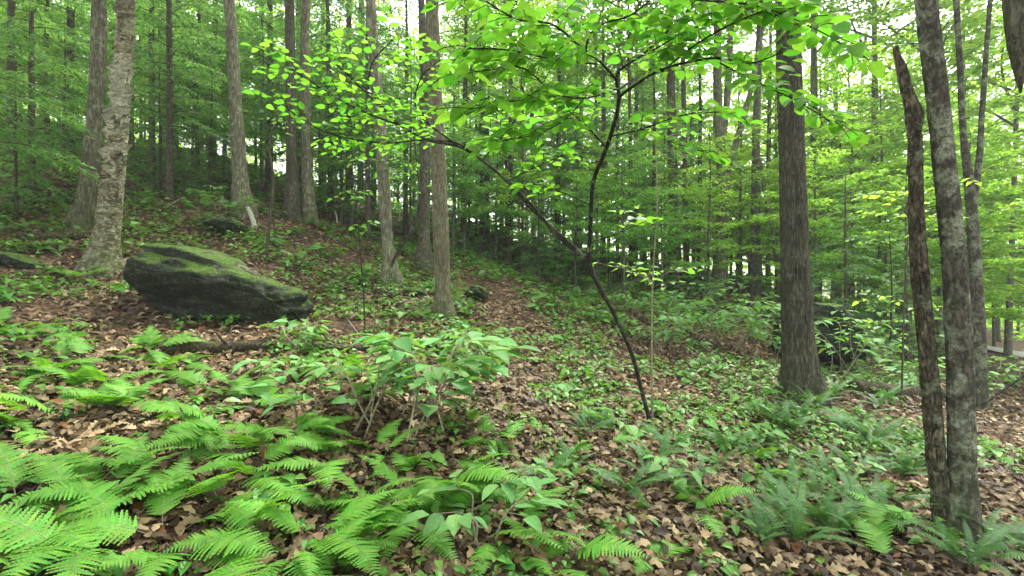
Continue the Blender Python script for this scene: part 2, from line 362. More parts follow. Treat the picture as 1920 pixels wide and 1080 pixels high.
def rock_mat():
    m, nt = mat('mossy_rock'); b = N(nt)
    out = b.n('OutputMaterial'); pr = b.n('BsdfPrincipled'); tc = b.n('TexCoord'); co = tc.outputs['Object']; ge = b.n('NewGeometry')
    v = b.mapping(co, (2.2, 2.2, 9)); s1 = b.noise(v, 1.2, 6, .65, .6); s2 = b.noise(co, 14, 5, .7)
    col = b.ramp(s1, [(.3, (.005, .008, .004)), (.5, (.019, .026, .014)), (.70, (.085, .10, .066))])
    col = b.mix(b.rng(s2, .56, .70, 0, .7), col, (.11, .125, .085))
    alg = b.noise(co, 3.1, 5, .6); col = b.mix(b.rng(alg, .48, .6, 0, .85), col, (.012, .022, .006))
    sp = b.n('SeparateXYZ'); b.l(ge.outputs['Normal'], sp.inputs[0])
    up = b.math('ADD', sp.outputs[2], b.math('MULTIPLY', b.math('SUBTRACT', b.noise(co, 3, 6, .7), .5), 2.4))
    mossc = b.ramp(b.noise(co, 40, 4, .6), [(.3, (.018, .036, .004)), (.7, (.085, .165, .012))])
    col = b.mix(b.rng(up, .45, .85), col, mossc)
    vc = b.n('TexVoronoi', feature='DISTANCE_TO_EDGE'); vc.inputs['Scale'].default_value = 1.0; b.l(b.mapping(co, (1.3, 1.3, 4.2)), vc.inputs['Vector'])
    ck = b.rng(vc.outputs['Distance'], 0, .05, 0, 1)
    col = b.mix(b.rng(b.noise(co, 22, 4, .7), .60, .66, 0, .8), col, (.11, .125, .09))
    b.l(col, pr.inputs['Base Color']); pr.inputs['Roughness'].default_value = .85; pr.inputs['Specular IOR Level'].default_value = .2
    bp = b.n('Bump'); bp.inputs['Strength'].default_value = 1.0; bp.inputs['Distance'].default_value = .06
    b.l(b.math('ADD', b.math('ADD', b.math('MULTIPLY', s1, 1.5), s2), b.math('MULTIPLY', ck, .22)), bp.inputs['Height']); b.l(bp.outputs[0], pr.inputs['Normal'])
    b.l(pr.outputs[0], out.inputs[0]); return m
M['rock'] = rock_mat()
def road_mat():
    m, nt = mat('pale_gravel'); b = N(nt)
    out = b.n('OutputMaterial'); pr = b.n('BsdfPrincipled'); tc = b.n('TexCoord')
    b.l(b.ramp(b.noise(tc.outputs['Object'], 6, 5, .7), [(.3, (.38, .37, .35)), (.7, (.56, .55, .53))]), pr.inputs['Base Color'])
    pr.inputs['Roughness'].default_value = .9; b.l(pr.outputs[0], out.inputs[0]); return m
M['road'] = road_mat()

# ------------------------------------------------------------------ object helpers
def link(name, me, parent=None, loc=(0, 0, 0)):
    o = bpy.data.objects.new(name, me); COL.objects.link(o); o.location = loc
    if parent is not None: o.parent = parent
    return o
def tag(o, label, cat, group=None, kind=None):
    if label: o['label'] = label
    if cat: o['category'] = cat
    if group: o['group'] = group
    if kind: o['kind'] = kind
    return o
def thing(name, label, cat, loc, group=None, rz=0, sc=1.0):
    o = bpy.data.objects.new(name, None); COL.objects.link(o); o.location = loc; o.rotation_euler = (0, 0, rz)
    o.scale = (sc, sc, sc) if np.isscalar(sc) else sc; o.empty_display_size = .1
    return tag(o, label, cat, group)
def structure(o): o['kind'] = 'structure'; return o

ZONES = [(170, 'up the slope left of the peeling birch'), (430, 'behind the mossy boulder and the birch'), (700, 'upslope around the two paired trunks'),
         (860, 'behind the straight olive trunk'), (1110, 'in the dim grove left of the forked sapling'), (1340, 'in the grove right of the forked sapling'),
         (1470, 'just left of the thick oak'), (1690, 'between the thick oak and the broken snag'), (9999, 'behind the lichen-spotted trunk')]
def zone(px): return next(z for a, z in ZONES if px < a)

# ------------------------------------------------------------------ the ground
def build_ground():
    nx, ny = 330, 330
    u = np.linspace(-1, 1, nx); x = np.sinh(u * 4.2) / np.sinh(4.2) * 170
    v = np.linspace(-.45, 1, ny); y = np.sinh(v * 4.2) / np.sinh(4.2) * 190 + 3
    X, Y = np.meshgrid(x, y, indexing='ij')
    inside = (np.abs(X) < 44) & (Y > -11.5) & (Y < 69)
    Z = np.where(inside, g(X, Y), g_exact(X, Y))
    V = np.stack([X, Y, Z], -1).reshape(-1, 3)
    i, j = np.meshgrid(np.arange(nx - 1), np.arange(ny - 1), indexing='ij'); a = (i * ny + j).ravel()
    me = mesh_np('ground', V, [np.stack([a, a + ny, a + ny + 1, a + 1], 1)]); me.materials.append(M['ground'])
    o = structure(link('ground', me)); o['label'] = 'brown leaf-littered forest floor sloping up to the left'
    # pale road beyond the trees on the right
    c = hit(1872, 660); n = 60
    xs = np.linspace(c[0] - 9, c[0] + 40, n); V = []
    for k, xx in enumerate(xs):
        for w in (-1.6, 0, 1.6):
            yy = c[1] + w + .12 * (xx - c[0]); V.append((xx, yy, float(g(min(xx, 44), yy)) + .10))
    a = np.arange(n - 1)[:, None] * 3 + np.arange(2)[None]; a = a.ravel()
    me = mesh_np('road', np.array(V), [np.stack([a, a + 3, a + 4, a + 1], 1)]); me.materials.append(M['road'])
    o = structure(link('road', me)); o['label'] = 'pale sunlit road glimpsed beyond the trees on the right'
build_ground()

# ------------------------------------------------------------------ trunks
def bark_disp(amp, k, stretch, seed, flare=.0, lobes=5, ph=0., flare_h=.22, under=.3):
    def f(r, th, s):
        c = np.cos(th) + 0 * s; si = np.sin(th) + 0 * s; S = s + 0 * th
        q = np.stack([c * k, si * k, S * stretch], -1)
        n = vnoise(q, seed); n2 = vnoise(q * 2.3, seed + 1)
        ridge = 1 - np.abs(2 * n - 1) * 1.0
        lump = vnoise(np.stack([c * 1.1, si * 1.1, S * 1.3], -1), seed + 2) - .5
        h = np.maximum(S - under, 0)
        fl = flare * np.exp(-h / flare_h) * (.55 + .45 * np.cos(lobes * th + ph + 1.5 * np.sin(th)))
        return r * (1 + fl + lump * .10) + amp * ((ridge - .6) + .5 * (n2 - .5))
    return f

def tree_from_pixels(name, label, cat, pts, bark, H=15, seg=20, step=.12, amp=.006, k=5, stretch=5, flare=.5, lobes=5, group=None, Y=None, dY=0,
                     crown=None, crown_sc=1.0, seed=1, stems=(), wsc=.76):
    base = hit(pts[0][0], pts[0][1]) if Y is None else floor_at(pts[0][0], Y)
    Yb = base[1]; path = []
    for i, (px, py, w) in enumerate(pts):
        Yi = Yb + dY * i / max(1, len(pts) - 1)
        p = P(px, py, Yi); path.append([*p, w / 2 / 960 * Yi * wsc / math.hypot(1, (px - 960) / 960)])
    path[0][2] = base[2]
    path = np.array(path)
    top = path[-1]; d = path[-1, :3] - path[-2, :3]; d = d / d[2] if d[2] > .01 else np.array([0, 0, 1.]); d[:2] *= .6
    root = path[0].copy(); root[2] -= .3
    ext = []
    if base[2] + H > top[2] + .5:
        for f in np.linspace(0, 1, 5)[1:]:
            z = (base[2] + H - top[2]) * f; ext.append([*(top[:3] + d * z), top[3] * (1 - .75 * f)])
    full = np.array([root, *path, *ext])
    loc = base
    t = thing(name, label, cat, loc, group)
    vis = smooth_path(full, step); lim = CAMZ + .66 * Yb
    hi = vis[:, 2] > lim
    if hi.any(): k0 = np.argmax(hi); vis = np.concatenate([vis[:k0], vis[k0::max(1, int(.4 / step))], vis[-1:]])
    V, T, Q = tube(vis[:, :3] - loc, vis[:, 3], seg, bark_disp(amp, k, stretch, seed, flare, lobes, seed * 1.7))
    b = Bag(); b.add(V, T, Q); link('trunk', b.mesh(name + '_trunk', [M[bark]]), t)
    for st in stems:
        sp = smooth_path(np.array([[*P(a, c, Yb + dY * .5), w / 2 / 960 * Yb * wsc / math.hypot(1, (a - 960) / 960)] for a, c, w in st]), step)
        e = sp[-1].copy(); dd = sp[-1, :3] - sp[-3, :3]; dd /= np.linalg.norm(dd)
        sp = np.concatenate([sp, [[*(e[:3] + dd * f), e[3] * (1 - f / 5)] for f in (.8, 1.8, 3, 4)]])
        V, T, Q = tube(sp[:, :3] - loc, sp[:, 3], max(8, seg // 2), bark_disp(amp, k, stretch, seed + 5))
        b = Bag(); b.add(V, T, Q); link('stem', b.mesh(name + '_stem', [M[bark]]), t)
    rs = np.random.default_rng(seed + 900); nst = 7 if bark == 'dark' else 4 if Yb > 5 and seed not in (3, 11, 18) else 2
    for k in range(nst if seed != 26 else 0):
        i = int(np.argmin(abs(vis[:, 2] - loc[2] - rs.uniform(1.2, min(H * .8, .55 * Yb + 2.0))))); c = vis[i, :3] - loc; a = rs.uniform(0, 2 * PI); L = rs.uniform(.15, .5) if bark != 'dark' else rs.uniform(.4, 1.3)
        d = np.array([math.cos(a), math.sin(a), rs.uniform(-.1, .35)]); sp = np.array([c, c + d * (L * .5 + vis[i, 3]), c + d * (L + vis[i, 3]) + [rs.normal(0, .05), rs.normal(0, .05), -.12 * L]])
        sp = smooth_path(sp, .08); V, T, Q = tube(sp, np.linspace(max(.006, vis[i, 3] * .10), .004, len(sp)), 6); b = Bag(); b.add(V, T, Q)
        link('branch_stub', b.mesh('branch_stub', [M[bark]]), t)
    if crown is not None:
        ctop = full[-1, :3] - loc; z0 = H * .52
        i = np.argmin(abs(vis[:, 2] - loc[2] - z0)); pz = vis[i, :3] - loc
        c = link('crown', crown, t, pz); c.scale = (crown_sc,) * 3; c.rotation_euler = (0, 0, seed * 2.4)
    return t, loc, vis

# ------------------------------------------------------------------ crowns shared by many trees
UP = np.array([0, 0, 1.])
def leaf_frames(dirs, rs, tilt=.3, roll=None):
    n = len(dirs); nrm = UP + rs.normal(0, tilt, (n, 3)); return frames(dirs, nrm)

def make_canopy(seed, nlimb=18, R=3.2, Hc=8.0, leaf=.15, twigs=18, per=20, mt='canopy', bark='grey'):
    rs = np.random.default_rng(seed); b = Bag(); pos = []; dr = []
    for i in range(nlimb):
        z0 = Hc * (i / nlimb) * .85; a = i * 2.4 + rs.uniform(-.4, .4); L = R * rs.uniform(.6, 1.1) * (1 - .45 * (z0 / Hc))
        p = np.array([[0, 0, z0], [math.cos(a) * L * .4, math.sin(a) * L * .4, z0 + L * .3], [math.cos(a + .2) * L, math.sin(a + .2) * L, z0 + L * .55]])
        pp = smooth_path(p, .25); V, T, Q = tube(pp, np.linspace(.05, .008, len(pp)), 5); b.add(V, T, Q, .5, 1)
        for k in range(twigs):
            f = rs.uniform(.25, 1); c = pp[int(f * (len(pp) - 1))] + rs.normal(0, .28, 3)
            aa = rs.uniform(0, 2 * PI); d = np.array([math.cos(aa), math.sin(aa), rs.uniform(-.2, .3)])
            s = rs.uniform(0, .8, per)[:, None]
            pos.append(c + d * s + rs.normal(0, .13, (per, 3)) * [1, 1, .5]); ld = d + rs.normal(0, .7, (per, 3)); ld[:, 2] *= .4; dr.append(ld)
    pos = np.concatenate(pos); dr = np.concatenate(dr); n = len(pos)
    Mx = leaf_frames(dr, rs, .45) * (leaf * rs.uniform(.6, 1.2, n))[:, None, None]
    b.scatter(CARD, Mx, pos, rs.random(n), 0)
    return b.mesh('canopy_crown', [M[mt], M[bark]], smooth=False)

def make_tier(seed, H=6.0, R=2.0, z0=1.2, levels=34, leaf=.115, mt='tier', bark='grey', dens=1.5, tpl=CARD):
    """slender understory tree: flat leafy layers on long level branches"""
    rs = np.random.default_rng(seed); b = Bag(); pos = []; dr = []
    for i in range(levels):
        f = i / levels; z = z0 + (H - z0) * f; a = i * 2.4 + rs.uniform(-.5, .5); L = R * rs.uniform(.55, 1.1) * (1 - .65 * f ** 1.5)
        rise = rs.uniform(-.05, .6)
        p = np.array([[0, 0, z], [math.cos(a) * L * .5, math.sin(a) * L * .5, z + rise * L * .6], [math.cos(a + .15) * L, math.sin(a + .15) * L, z + rise * L * .75]])
        pp = smooth_path(p, .12); V, T, Q = tube(pp, np.linspace(.014, .003, len(pp)), 4); b.add(V, T, Q, .5, 1)
        ax = p[-1] - p[0]; ax /= np.linalg.norm(ax); sd_ = np.cross(UP, ax); sd_ /= np.linalg.norm(sd_)
        nt = int(L * 11 * dens)
        for k in range(nt):
            ff = rs.uniform(.18, 1); c = pp[int(ff * (len(pp) - 1))]; sg = 1 if k % 2 else -1
            tl = rs.uniform(.2, .55) * (1.15 - ff * .7) * min(1.4, L); td = ax * rs.uniform(.4, .9) + sd_ * sg * rs.uniform(.6, 1) + UP * rs.uniform(-.12, .08); td /= np.linalg.norm(td)
            per = max(3, int(tl / .05)); s = (np.arange(per) + .5) / per * tl
            pos.append(c + td * s[:, None] + rs.normal(0, .02, (per, 3))); ts = np.cross(UP, td)
            alt = np.where(np.arange(per) % 2, 1, -1)[:, None]
            dr.append(td * .7 + ts * alt * .7 + rs.normal(0, .25, (per, 3)) - UP * .12)
    pos = np.concatenate(pos); dr = np.concatenate(dr); n = len(pos)
    Mx = leaf_frames(dr, rs, .38) * (leaf * rs.uniform(.65, 1.2, n))[:, None, None]
    b.scatter(tpl, Mx, pos, rs.random(n), 0)
    return b.mesh('layered_crown', [M[mt], M[bark]], smooth=False)

def make_hemlock(seed, H=8.0, R=2.1, z0=1.6, dead=True, dens=.72):
    rs = np.random.default_rng(seed); b = Bag(); pos = []; dr = []; nl = int((H - z0) / .13)
    for i in range(nl):
        f = i / nl; z = z0 + (H - z0) * f; a = i * 2.4 + rs.uniform(-.4, .4); L = max(.25, R * rs.uniform(.65, 1.1) * (1 - f) ** .75)
        p = np.array([[0, 0, z], [math.cos(a) * L * .5, math.sin(a) * L * .5, z + .05 * L], [math.cos(a + .1) * L, math.sin(a + .1) * L, z - .22 * L]])
        pp = smooth_path(p, .1); V, T, Q = tube(pp, np.linspace(.013, .002, len(pp)), 4); b.add(V, T, Q, .5, 1)
        ax = p[-1] - p[0]; ax /= np.linalg.norm(ax); sd_ = np.cross(UP, ax); sd_ /= np.linalg.norm(sd_)
        nb = int(L * 22 * dens)
        for k in range(nb):
            ff = (k + 1) / nb * .9 + .1; c = pp[int(min(1, ff) * (len(pp) - 1))]; sg = 1 if k % 2 else -1
            tl = (.12 + .42 * math.sin(min(1, ff) * PI * .85)) * rs.uniform(.6, 1.1) * min(1, L)
            td = ax * .75 + sd_ * sg * .7 - UP * rs.uniform(0, .3); td /= np.linalg.norm(td); ts = np.cross(UP, td)
            per = max(3, int(tl / .035)); s = (np.arange(per) + .5) / per * tl
            pos.append(c + td * s[:, None] + rs.normal(0, .008, (per, 3))); alt = np.where(np.arange(per) % 2, 1, -1)[:, None]
            dr.append(td * .8 + ts * alt * .75 + rs.normal(0, .2, (per, 3)) - UP * .1)
    pos = np.concatenate(pos); dr = np.concatenate(dr); n = len(pos)
    Mx = leaf_frames(dr, rs, .3) * (.11 * rs.uniform(.6, 1.25, n))[:, None, None]
    b.scatter(NEEDLE, Mx, pos, rs.random(n), 0)
    if dead:
        for i in range(26):
            z = rs.uniform(.5, z0 + 1.6); a = rs.uniform(0, 2 * PI); L = rs.uniform(.4, 1.4)
            p = np.array([[0, 0, z], [math.cos(a) * L * .5, math.sin(a) * L * .5, z + .03], [math.cos(a + .2) * L, math.sin(a + .2) * L, z - .15 * L]])
            V, T, Q = tube(smooth_path(p, .25), .005, 3); b.add(V, T, Q, .5, 1)
            for q in range(4):
                c = p[0] + (p[2] - p[0]) * rs.uniform(.3, .95); e = c + np.array([math.cos(a + rs.uniform(-1, 1)), math.sin(a + rs.uniform(-1, 1)), rs.uniform(-.3, .1)]) * .35
                V, T, Q = tube(np.array([c, (c + e) / 2 + .01, e]), .003, 3); b.add(V, T, Q, .5, 1)
    return b.mesh('hemlock_crown', [M['hemlock'], M['dark']], smooth=False)

def make_pole(H, r, bark, seed, seg=9, lean=.25):
    rs = np.random.default_rng(seed)
    p = np.array([[0, 0, -.3, r * 1.25], [0, 0, .05, r * 1.15], [rs.uniform(-lean, lean) * .3, rs.uniform(-lean, lean) * .3, H * .35, r * .9],
                  [rs.uniform(-lean, lean) * .6, rs.uniform(-lean, lean) * .6, H * .7, r * .6], [0, 0, H, r * .15]])
    p[2:4, :2] *= .5
    v = smooth_path(p, .25); V, T, Q = tube(v[:, :3], v[:, 3], seg, bark_disp(.004, 3, 5, seed, .3, 4)); b = Bag(); b.add(V, T, Q)
    return b.mesh('pole_trunk', [M[bark]])

CAN = [make_canopy(11), make_canopy(12, R=2.8, nlimb=14), make_canopy(13, R=3.6, mt='tierb')]
TIER = [make_tier(21), make_tier(22, H=5, R=2.3), make_tier(23, H=7, R=1.8, levels=40)]
TIERB = [make_tier(31, mt='tierb'), make_tier(32, H=5, R=2.4, mt='tierb'), make_tier(33, H=7.5, R=2.2, levels=44, mt='tierb')]
HEM = [make_hemlock(41), make_hemlock(42, H=6, R=1.9, z0=.6, dead=False), make_hemlock(43, H=10, R=2.3, z0=2.6)]
POLE = {('tier', i): make_pole(h, .045, 'grey', 50 + i) for i, h in enumerate((6.2, 5.2, 7.2))}
POLE.update({('tierb', i): make_pole(h, .05, 'grey', 60 + i) for i, h in enumerate((6.2, 5.2, 7.7))})
POLE.update({('hem', i): make_pole(h, r, 'dark', 70 + i) for i, (h, r) in enumerate(((8.1, .075), (6.1, .06), (10.1, .10)))})
TALL = [make_pole(17, .11, 'grey', 81, 12), make_pole(16, .085, 'dark', 82, 12), make_pole(18, .13, 'rough', 83, 12)]

def plant_tree(kind, i, px, Y, sc=1.0, label=None, rz=None):
    if 1825 < px < 1930 and Y < 25: px += 120
    loc = floor_at(px, Y); z = zone(px)
    rz = random.uniform(0, 2 * PI) if rz is None else rz
    if kind == 'hem':
        lab = label or 'dark feathery hemlock ' + z; t = thing('hemlock_tree', lab, 'tree', loc, 'hemlocks ' + z, rz, sc)
        link('trunk', POLE['hem', i], t); link('crown', HEM[i], t)
    elif kind in ('tier', 'tierb'):
        adj = 'bright yellow-green' if kind == 'tierb' else 'green'
        lab = label or f'{adj} layered understory tree ' + z; t = thing('understory_tree', lab, 'tree', loc, f'{adj} understory trees ' + z, rz, sc)
        link('trunk', POLE[kind, i], t); link('crown', (TIERB if kind == 'tierb' else TIER)[i], t)
    else:
        adj = ('grey', 'dark', 'pale rough')[i]
        lab = label or f'tall slender {adj} trunk ' + z; t = thing('forest_tree', lab, 'tree', loc, f'tall {adj} background trunks ' + z, rz, sc)
        link('trunk', TALL[i], t); c = link('crown', CAN[(i + int(px)) % 3], t, (0, 0, 8.5)); c.rotation_euler = (0, 0, rz)
    return t

# ------------------------------------------------------------------ the trees one can point at
tp = tree_from_pixels
birch, bl, bvis = tp('birch_tree', 'birch with peeling curled bark growing against the mossy boulder', 'tree',
    [(190, 510, 100), (198, 455, 76), (207, 380, 63), (215, 300, 57), (225, 200, 50), (232, 100, 46), (238, 0, 42)], 'birch', 15, 60, .035, .020, 4, 7, .35, seed=3, crown=CAN[0])
tp('maple_tree', 'pale rough-barked tree leaning close behind the peeling birch', 'tree',
    [(150, 428, 66), (160, 380, 50), (172, 280, 44), (183, 150, 41), (186, 0, 37)], 'rough', 16, 48, .07, .026, 6, 3, .3, seed=4, crown=CAN[1])
tp('forest_tree', 'grey-brown tree on the slope above the white birch stub', 'tree',
    [(458, 400, 60), (452, 350, 44), (445, 250, 36), (437, 120, 31), (430, 0, 28)], 'rough', 16, 40, .08, .018, 6, 4, .3, seed=5, crown=CAN[2])
tp('forked_tree', 'dark thin tree forking near the top behind the birch', 'tree',
    [(325, 314, 26), (326, 200, 21), (330, 100, 18), (336, 0, 15)], 'dark', 16, 14, .2, .006, 4, 4, .3, seed=6, stems=[[(327, 130, 14), (321, 60, 12), (316, 0, 10)]], crown=CAN[1])
tp('forest_tree', 'thin dark trunk near the upper left corner', 'tree', [(90, 292, 16), (86, 150, 14), (88, 0, 13)], 'dark', 16, 12, .25, seed=7, crown=CAN[0])
tp('conifer_tree', 'darker left trunk of the closely paired trees', 'tree',
    [(547, 412, 40), (547, 300, 29), (545, 150, 26), (543, 0, 24)], 'dark', 17, 26, .12, .010, 5, 4, .3, seed=8, crown=CAN[1])
tp('forest_tree', 'paler right trunk of the closely paired trees', 'tree',
    [(580, 418, 40), (576, 330, 29), (574, 200, 26), (572, 60, 23), (575, 0, 21)], 'rough', 16, 26, .12, .009, 5, 4, .35, seed=9, crown=CAN[2])
tp('mottled_tree', 'pale mottled trunk with lichen left of the straight olive trunk', 'tree',
    [(735, 532, 56), (730, 490, 34), (722, 380, 29), (712, 220, 27), (700, 80, 25), (695, 0, 24)], 'rough', 16, 44, .07, .018, 5, 4, .45, seed=10, crown=CAN[0])
tp('ash_tree', 'straight olive-barked trunk standing alone in the middle of the slope', 'tree',
    [(832, 597, 54), (831, 560, 41), (827, 450, 38), (822, 300, 35), (815, 150, 33), (810, 0, 31)], 'ash', 17, 72, .045, .015, 9, 4, .35, seed=11, crown=CAN[2])
tp('conifer_tree', 'dark trunk half hidden behind the straight olive trunk', 'tree',
    [(793, 502, 44), (795, 450, 30), (797, 300, 26), (796, 150, 20), (790, 0, 16)], 'dark', 16, 28, .1, .010, 5, 4, .5, seed=12, crown=CAN[1])
tp('conifer_tree', 'thick dark grove trunk right of the forked sapling', 'tree',
    [(1266, 545, 36), (1263, 400, 26), (1260, 250, 23), (1256, 60, 18)], 'dark', 17, 20, .15, .008, 5, 4, .3, seed=13, crown=CAN[0])
tp('conifer_tree', 'thin dark trunk beside the thick dark grove trunk', 'tree', [(1287, 545, 16), (1284, 300, 13), (1280, 60, 10)], 'dark', 14, 12, .2, seed=14, crown=CAN[1])
tp('forked_tree', 'double-stemmed rough tree with one stem leaning towards the oak', 'tree',
    [(1350, 548, 42), (1353, 420, 30), (1352, 300, 25), (1346, 180, 22), (1345, 0, 18)], 'rough', 16, 20, .15, .010, 4, 4, .3, seed=15,
    stems=[[(1356, 400, 20), (1372, 300, 17), (1396, 215, 15), (1412, 150, 13), (1425, 80, 12)], [(1352, 280, 20), (1362, 200, 18), (1368, 100, 16), (1372, 0, 14)]], crown=CAN[2])
tp('forest_tree', 'smooth grey trunk close left of the thick oak', 'tree',
    [(1418, 548, 36), (1417, 450, 25), (1417, 320, 22), (1420, 180, 19), (1426, 0, 16)], 'grey', 16, 18, .15, .006, 4, 4, .4, seed=16, crown=CAN[0])
tp('leaning_tree', 'thin leaning grey pole against the left side of the oak', 'tree',
    [(1462, 560, 15), (1452, 450, 13), (1435, 360, 11), (1425, 300, 10)], 'grey', 4.6, 10, .2, seed=17)
tp('oak_tree', 'thick furrowed oak with a flaring mossy base', 'tree',
    [(1502, 742, 104), (1500, 700, 86), (1496, 640, 75), (1493, 560, 67), (1490, 450, 62), (1485, 300, 57), (1480, 120, 54), (1476, 0, 52)], 'oak', 19, 120, .03, .030, 10, 3.2, .45, 5, wsc=.84, seed=18, crown=CAN[1], crown_sc=1.25)
tp('forest_tree', 'thin dark upright trunk midway between oak and snag', 'tree', [(1580, 566, 17), (1576, 400, 13), (1569, 250, 11), (1562, 100, 10), (1560, 0, 9)], 'grey', 15, 12, .2, seed=19, crown=CAN[2])
tp('forest_tree', 'thin trunk just right of the oak', 'tree', [(1530, 566, 14), (1538, 400, 11), (1547, 220, 10), (1550, 60, 8)], 'grey', 14, 10, .2, seed=20, crown=CAN[0])
tp('forest_tree', 'slim pale trunk tilting right between oak and snag', 'tree', [(1592, 570, 20), (1602, 400, 16), (1612, 220, 12), (1624, 60, 10)], 'grey', 14, 10, .2, seed=21, crown=CAN[1])
tp('forked_tree', 'dark tree forking into a V behind the lichen-spotted trunk', 'tree',
    [(1836, 700, 46), (1832, 560, 36), (1825, 430, 33), (1818, 350, 28), (1806, 250, 19), (1800, 120, 17), (1793, 0, 16)], 'lichen', 13, 22, .1, .006, 4, 5, .3, Y=7.6, seed=22,
    stems=[[(1822, 400, 22), (1834, 320, 20), (1842, 200, 16), (1850, 90, 14), (1857, 0, 13)]], crown=CAN[2])
tp('forest_tree', 'thin grey trunk beside the pale road', 'tree', [(1890, 672, 22), (1896, 500, 17), (1903, 300, 14), (1910, 80, 12)], 'grey', 14, 12, .25, seed=23, crown=CAN[2])
tp('forest_tree', 'thin leaning trunk left of the pale road', 'tree', [(1872, 640, 14), (1860, 480, 12), (1848, 350, 10), (1840, 200, 8)], 'grey', 13, 10, .25, seed=24, crown=CAN[0])

# lichen-spotted trunk and broken snag rising from one rotten base
lt, ll, lv = tp('lichen_tree', 'grey trunk spotted with pale lichen rising beside the broken snag', 'tree',
    [(1806, 1012, 84), (1806, 950, 68), (1804, 860, 60), (1802, 760, 57), (1798, 640, 55), (1788, 480, 52), (1772, 320, 49), (1756, 170, 47), (1738, 20, 46), (1732, -60, 44)], 'lichen', 12, 72, .03, .010, 6, 9, .4, 4, wsc=.92, seed=25, crown=CAN[0])
def raw_strip(t, loc, pts, Y, wid, nm):
    p = smooth_path(np.array([[*P(a, c, Y)] for a, c in pts]), .05); n = len(p)
    w = np.interp(np.linspace(0, 1, n), [0, .15, .5, .8, 1], [.2, .8, 1, .7, .1]) * wid * (1 + .7 * (vnoise(np.stack([np.arange(n) * .35, np.zeros(n), np.zeros(n)], 1), 3) - .5))
    V, T, Q = tube(p - loc, w, 10, lambda r, th, s: r * (1 + .8 * (vnoise(np.stack([np.cos(th) * 2 + 0 * s, np.sin(th) * 2 + 0 * s, s * 9 + 0 * th], -1), 9) - .5)))
    b = Bag(); b.add(V, T, Q); link(nm, b.mesh(nm, [M['rawwood']]), t)
raw_strip(lt, ll, [(1810, 650), (1819, 740), (1820, 860), (1816, 960)], ll[1] - .045, .020, 'bare_wood_strip')
sp = [(1774, 985, 48), (1766, 930, 42), (1755, 850, 40), (1746, 740, 37), (1735, 620, 36), (1724, 500, 35), (1718, 400, 31), (1716, 300, 30), (1715, 238, 29), (1714, 218, 38), (1709, 195, 29), (1698, 160, 22), (1688, 120, 17), (1678, 88, 8)]
st, sl, sv = tp('broken_snag', 'dead snag with a splintered top and peeling bark', 'dead tree', sp, 'snag', .5, 56, .025, .020, 4, 7, .3, 3, wsc=.9, Y=ll[1] + .05, seed=26)
raw_strip(st, sl, [(1678, 86), (1686, 120), (1696, 160), (1700, 195)], sl[1] - .006, .014, 'splintered_tip')
for dx_, y_ in ((-7, 96), (5, 108), (9, 132)): raw_strip(st, sl, [(1678 + dx_ + (y_ - 88) * .3, y_), (1690 + dx_, 140), (1700 + dx_ * .6, 185)], sl[1] - .004 * dx_ / 5, .007, 'splinter')
raw_strip(st, sl, [(1742, 560), (1746, 640), (1752, 700)], sl[1] - .03, .014, 'bare_wood_strip')
# broken limb hanging at the right edge
lp = smooth_path(np.array([[*P(a, c, 3.0), w / 2 / 960 * 3.0] for a, c, w in [(1880, -700, 52), (1893, -300, 44), (1902, 0, 34), (1908, 90, 28), (1912, 140, 15), (1914, 175, 2)]]), .03)
loc = lp[-1, :3].copy(); V, T, Q = tube(lp[:, :3] - loc, lp[:, 3], 20, bark_disp(.006, 4, 8, 44)); b = Bag(); b.add(V, T, Q)
hl = thing('hanging_limb', 'thick dark broken limb hanging at the upper right edge', 'branch', loc); link('branch', b.mesh('hanging_limb', [M['dark']]), hl)

# peeling curls on the birch
rs = np.random.default_rng(91)
for k in range(120):
    h = rs.uniform(.8, 4.6) if k % 2 else rs.uniform(1.7, 3.4); i = np.argmin(abs(bvis[:, 2] - bl[2] - h)); c = bvis[i]
    a = rs.uniform(-2.0, .3); o_ = np.array([math.cos(a), math.sin(a), 0]); tt = np.array([-o_[1], o_[0], 0])
    w, hh = rs.uniform(.03, .14), rs.uniform(.03, .13); cur = rs.uniform(.015, .07); V = []
    if k % 4 == 0: w, hh, cur = rs.uniform(.07, .2), rs.uniform(.08, .2), rs.uniform(.03, .09)
    for u in np.linspace(-1, 1, 4):
        for v in np.linspace(0, 1, 4):
            out = c[3] * .99 + cur * (v ** 2) - .0 * abs(u)
            ang = u * w / 2 / c[3]; dd = o_ * math.cos(ang) + tt * math.sin(ang)
            V.append(c[:3] - bl + dd * out + np.array([0, 0, hh * (v - .5) * rs.uniform(.85, 1.1) + .03 * u]))
    q = [(r * 4 + s, r * 4 + s + 1, r * 4 + s + 5, r * 4 + s + 4) for r in range(3) for s in range(3)]
    me = mesh_np('bark_curl', np.array(V), [np.array(q)], np.full(16, .5)); me.materials.append(M['paper'] if k % 2 == 0 else M['birch']); link('bark_curl', me, birch)

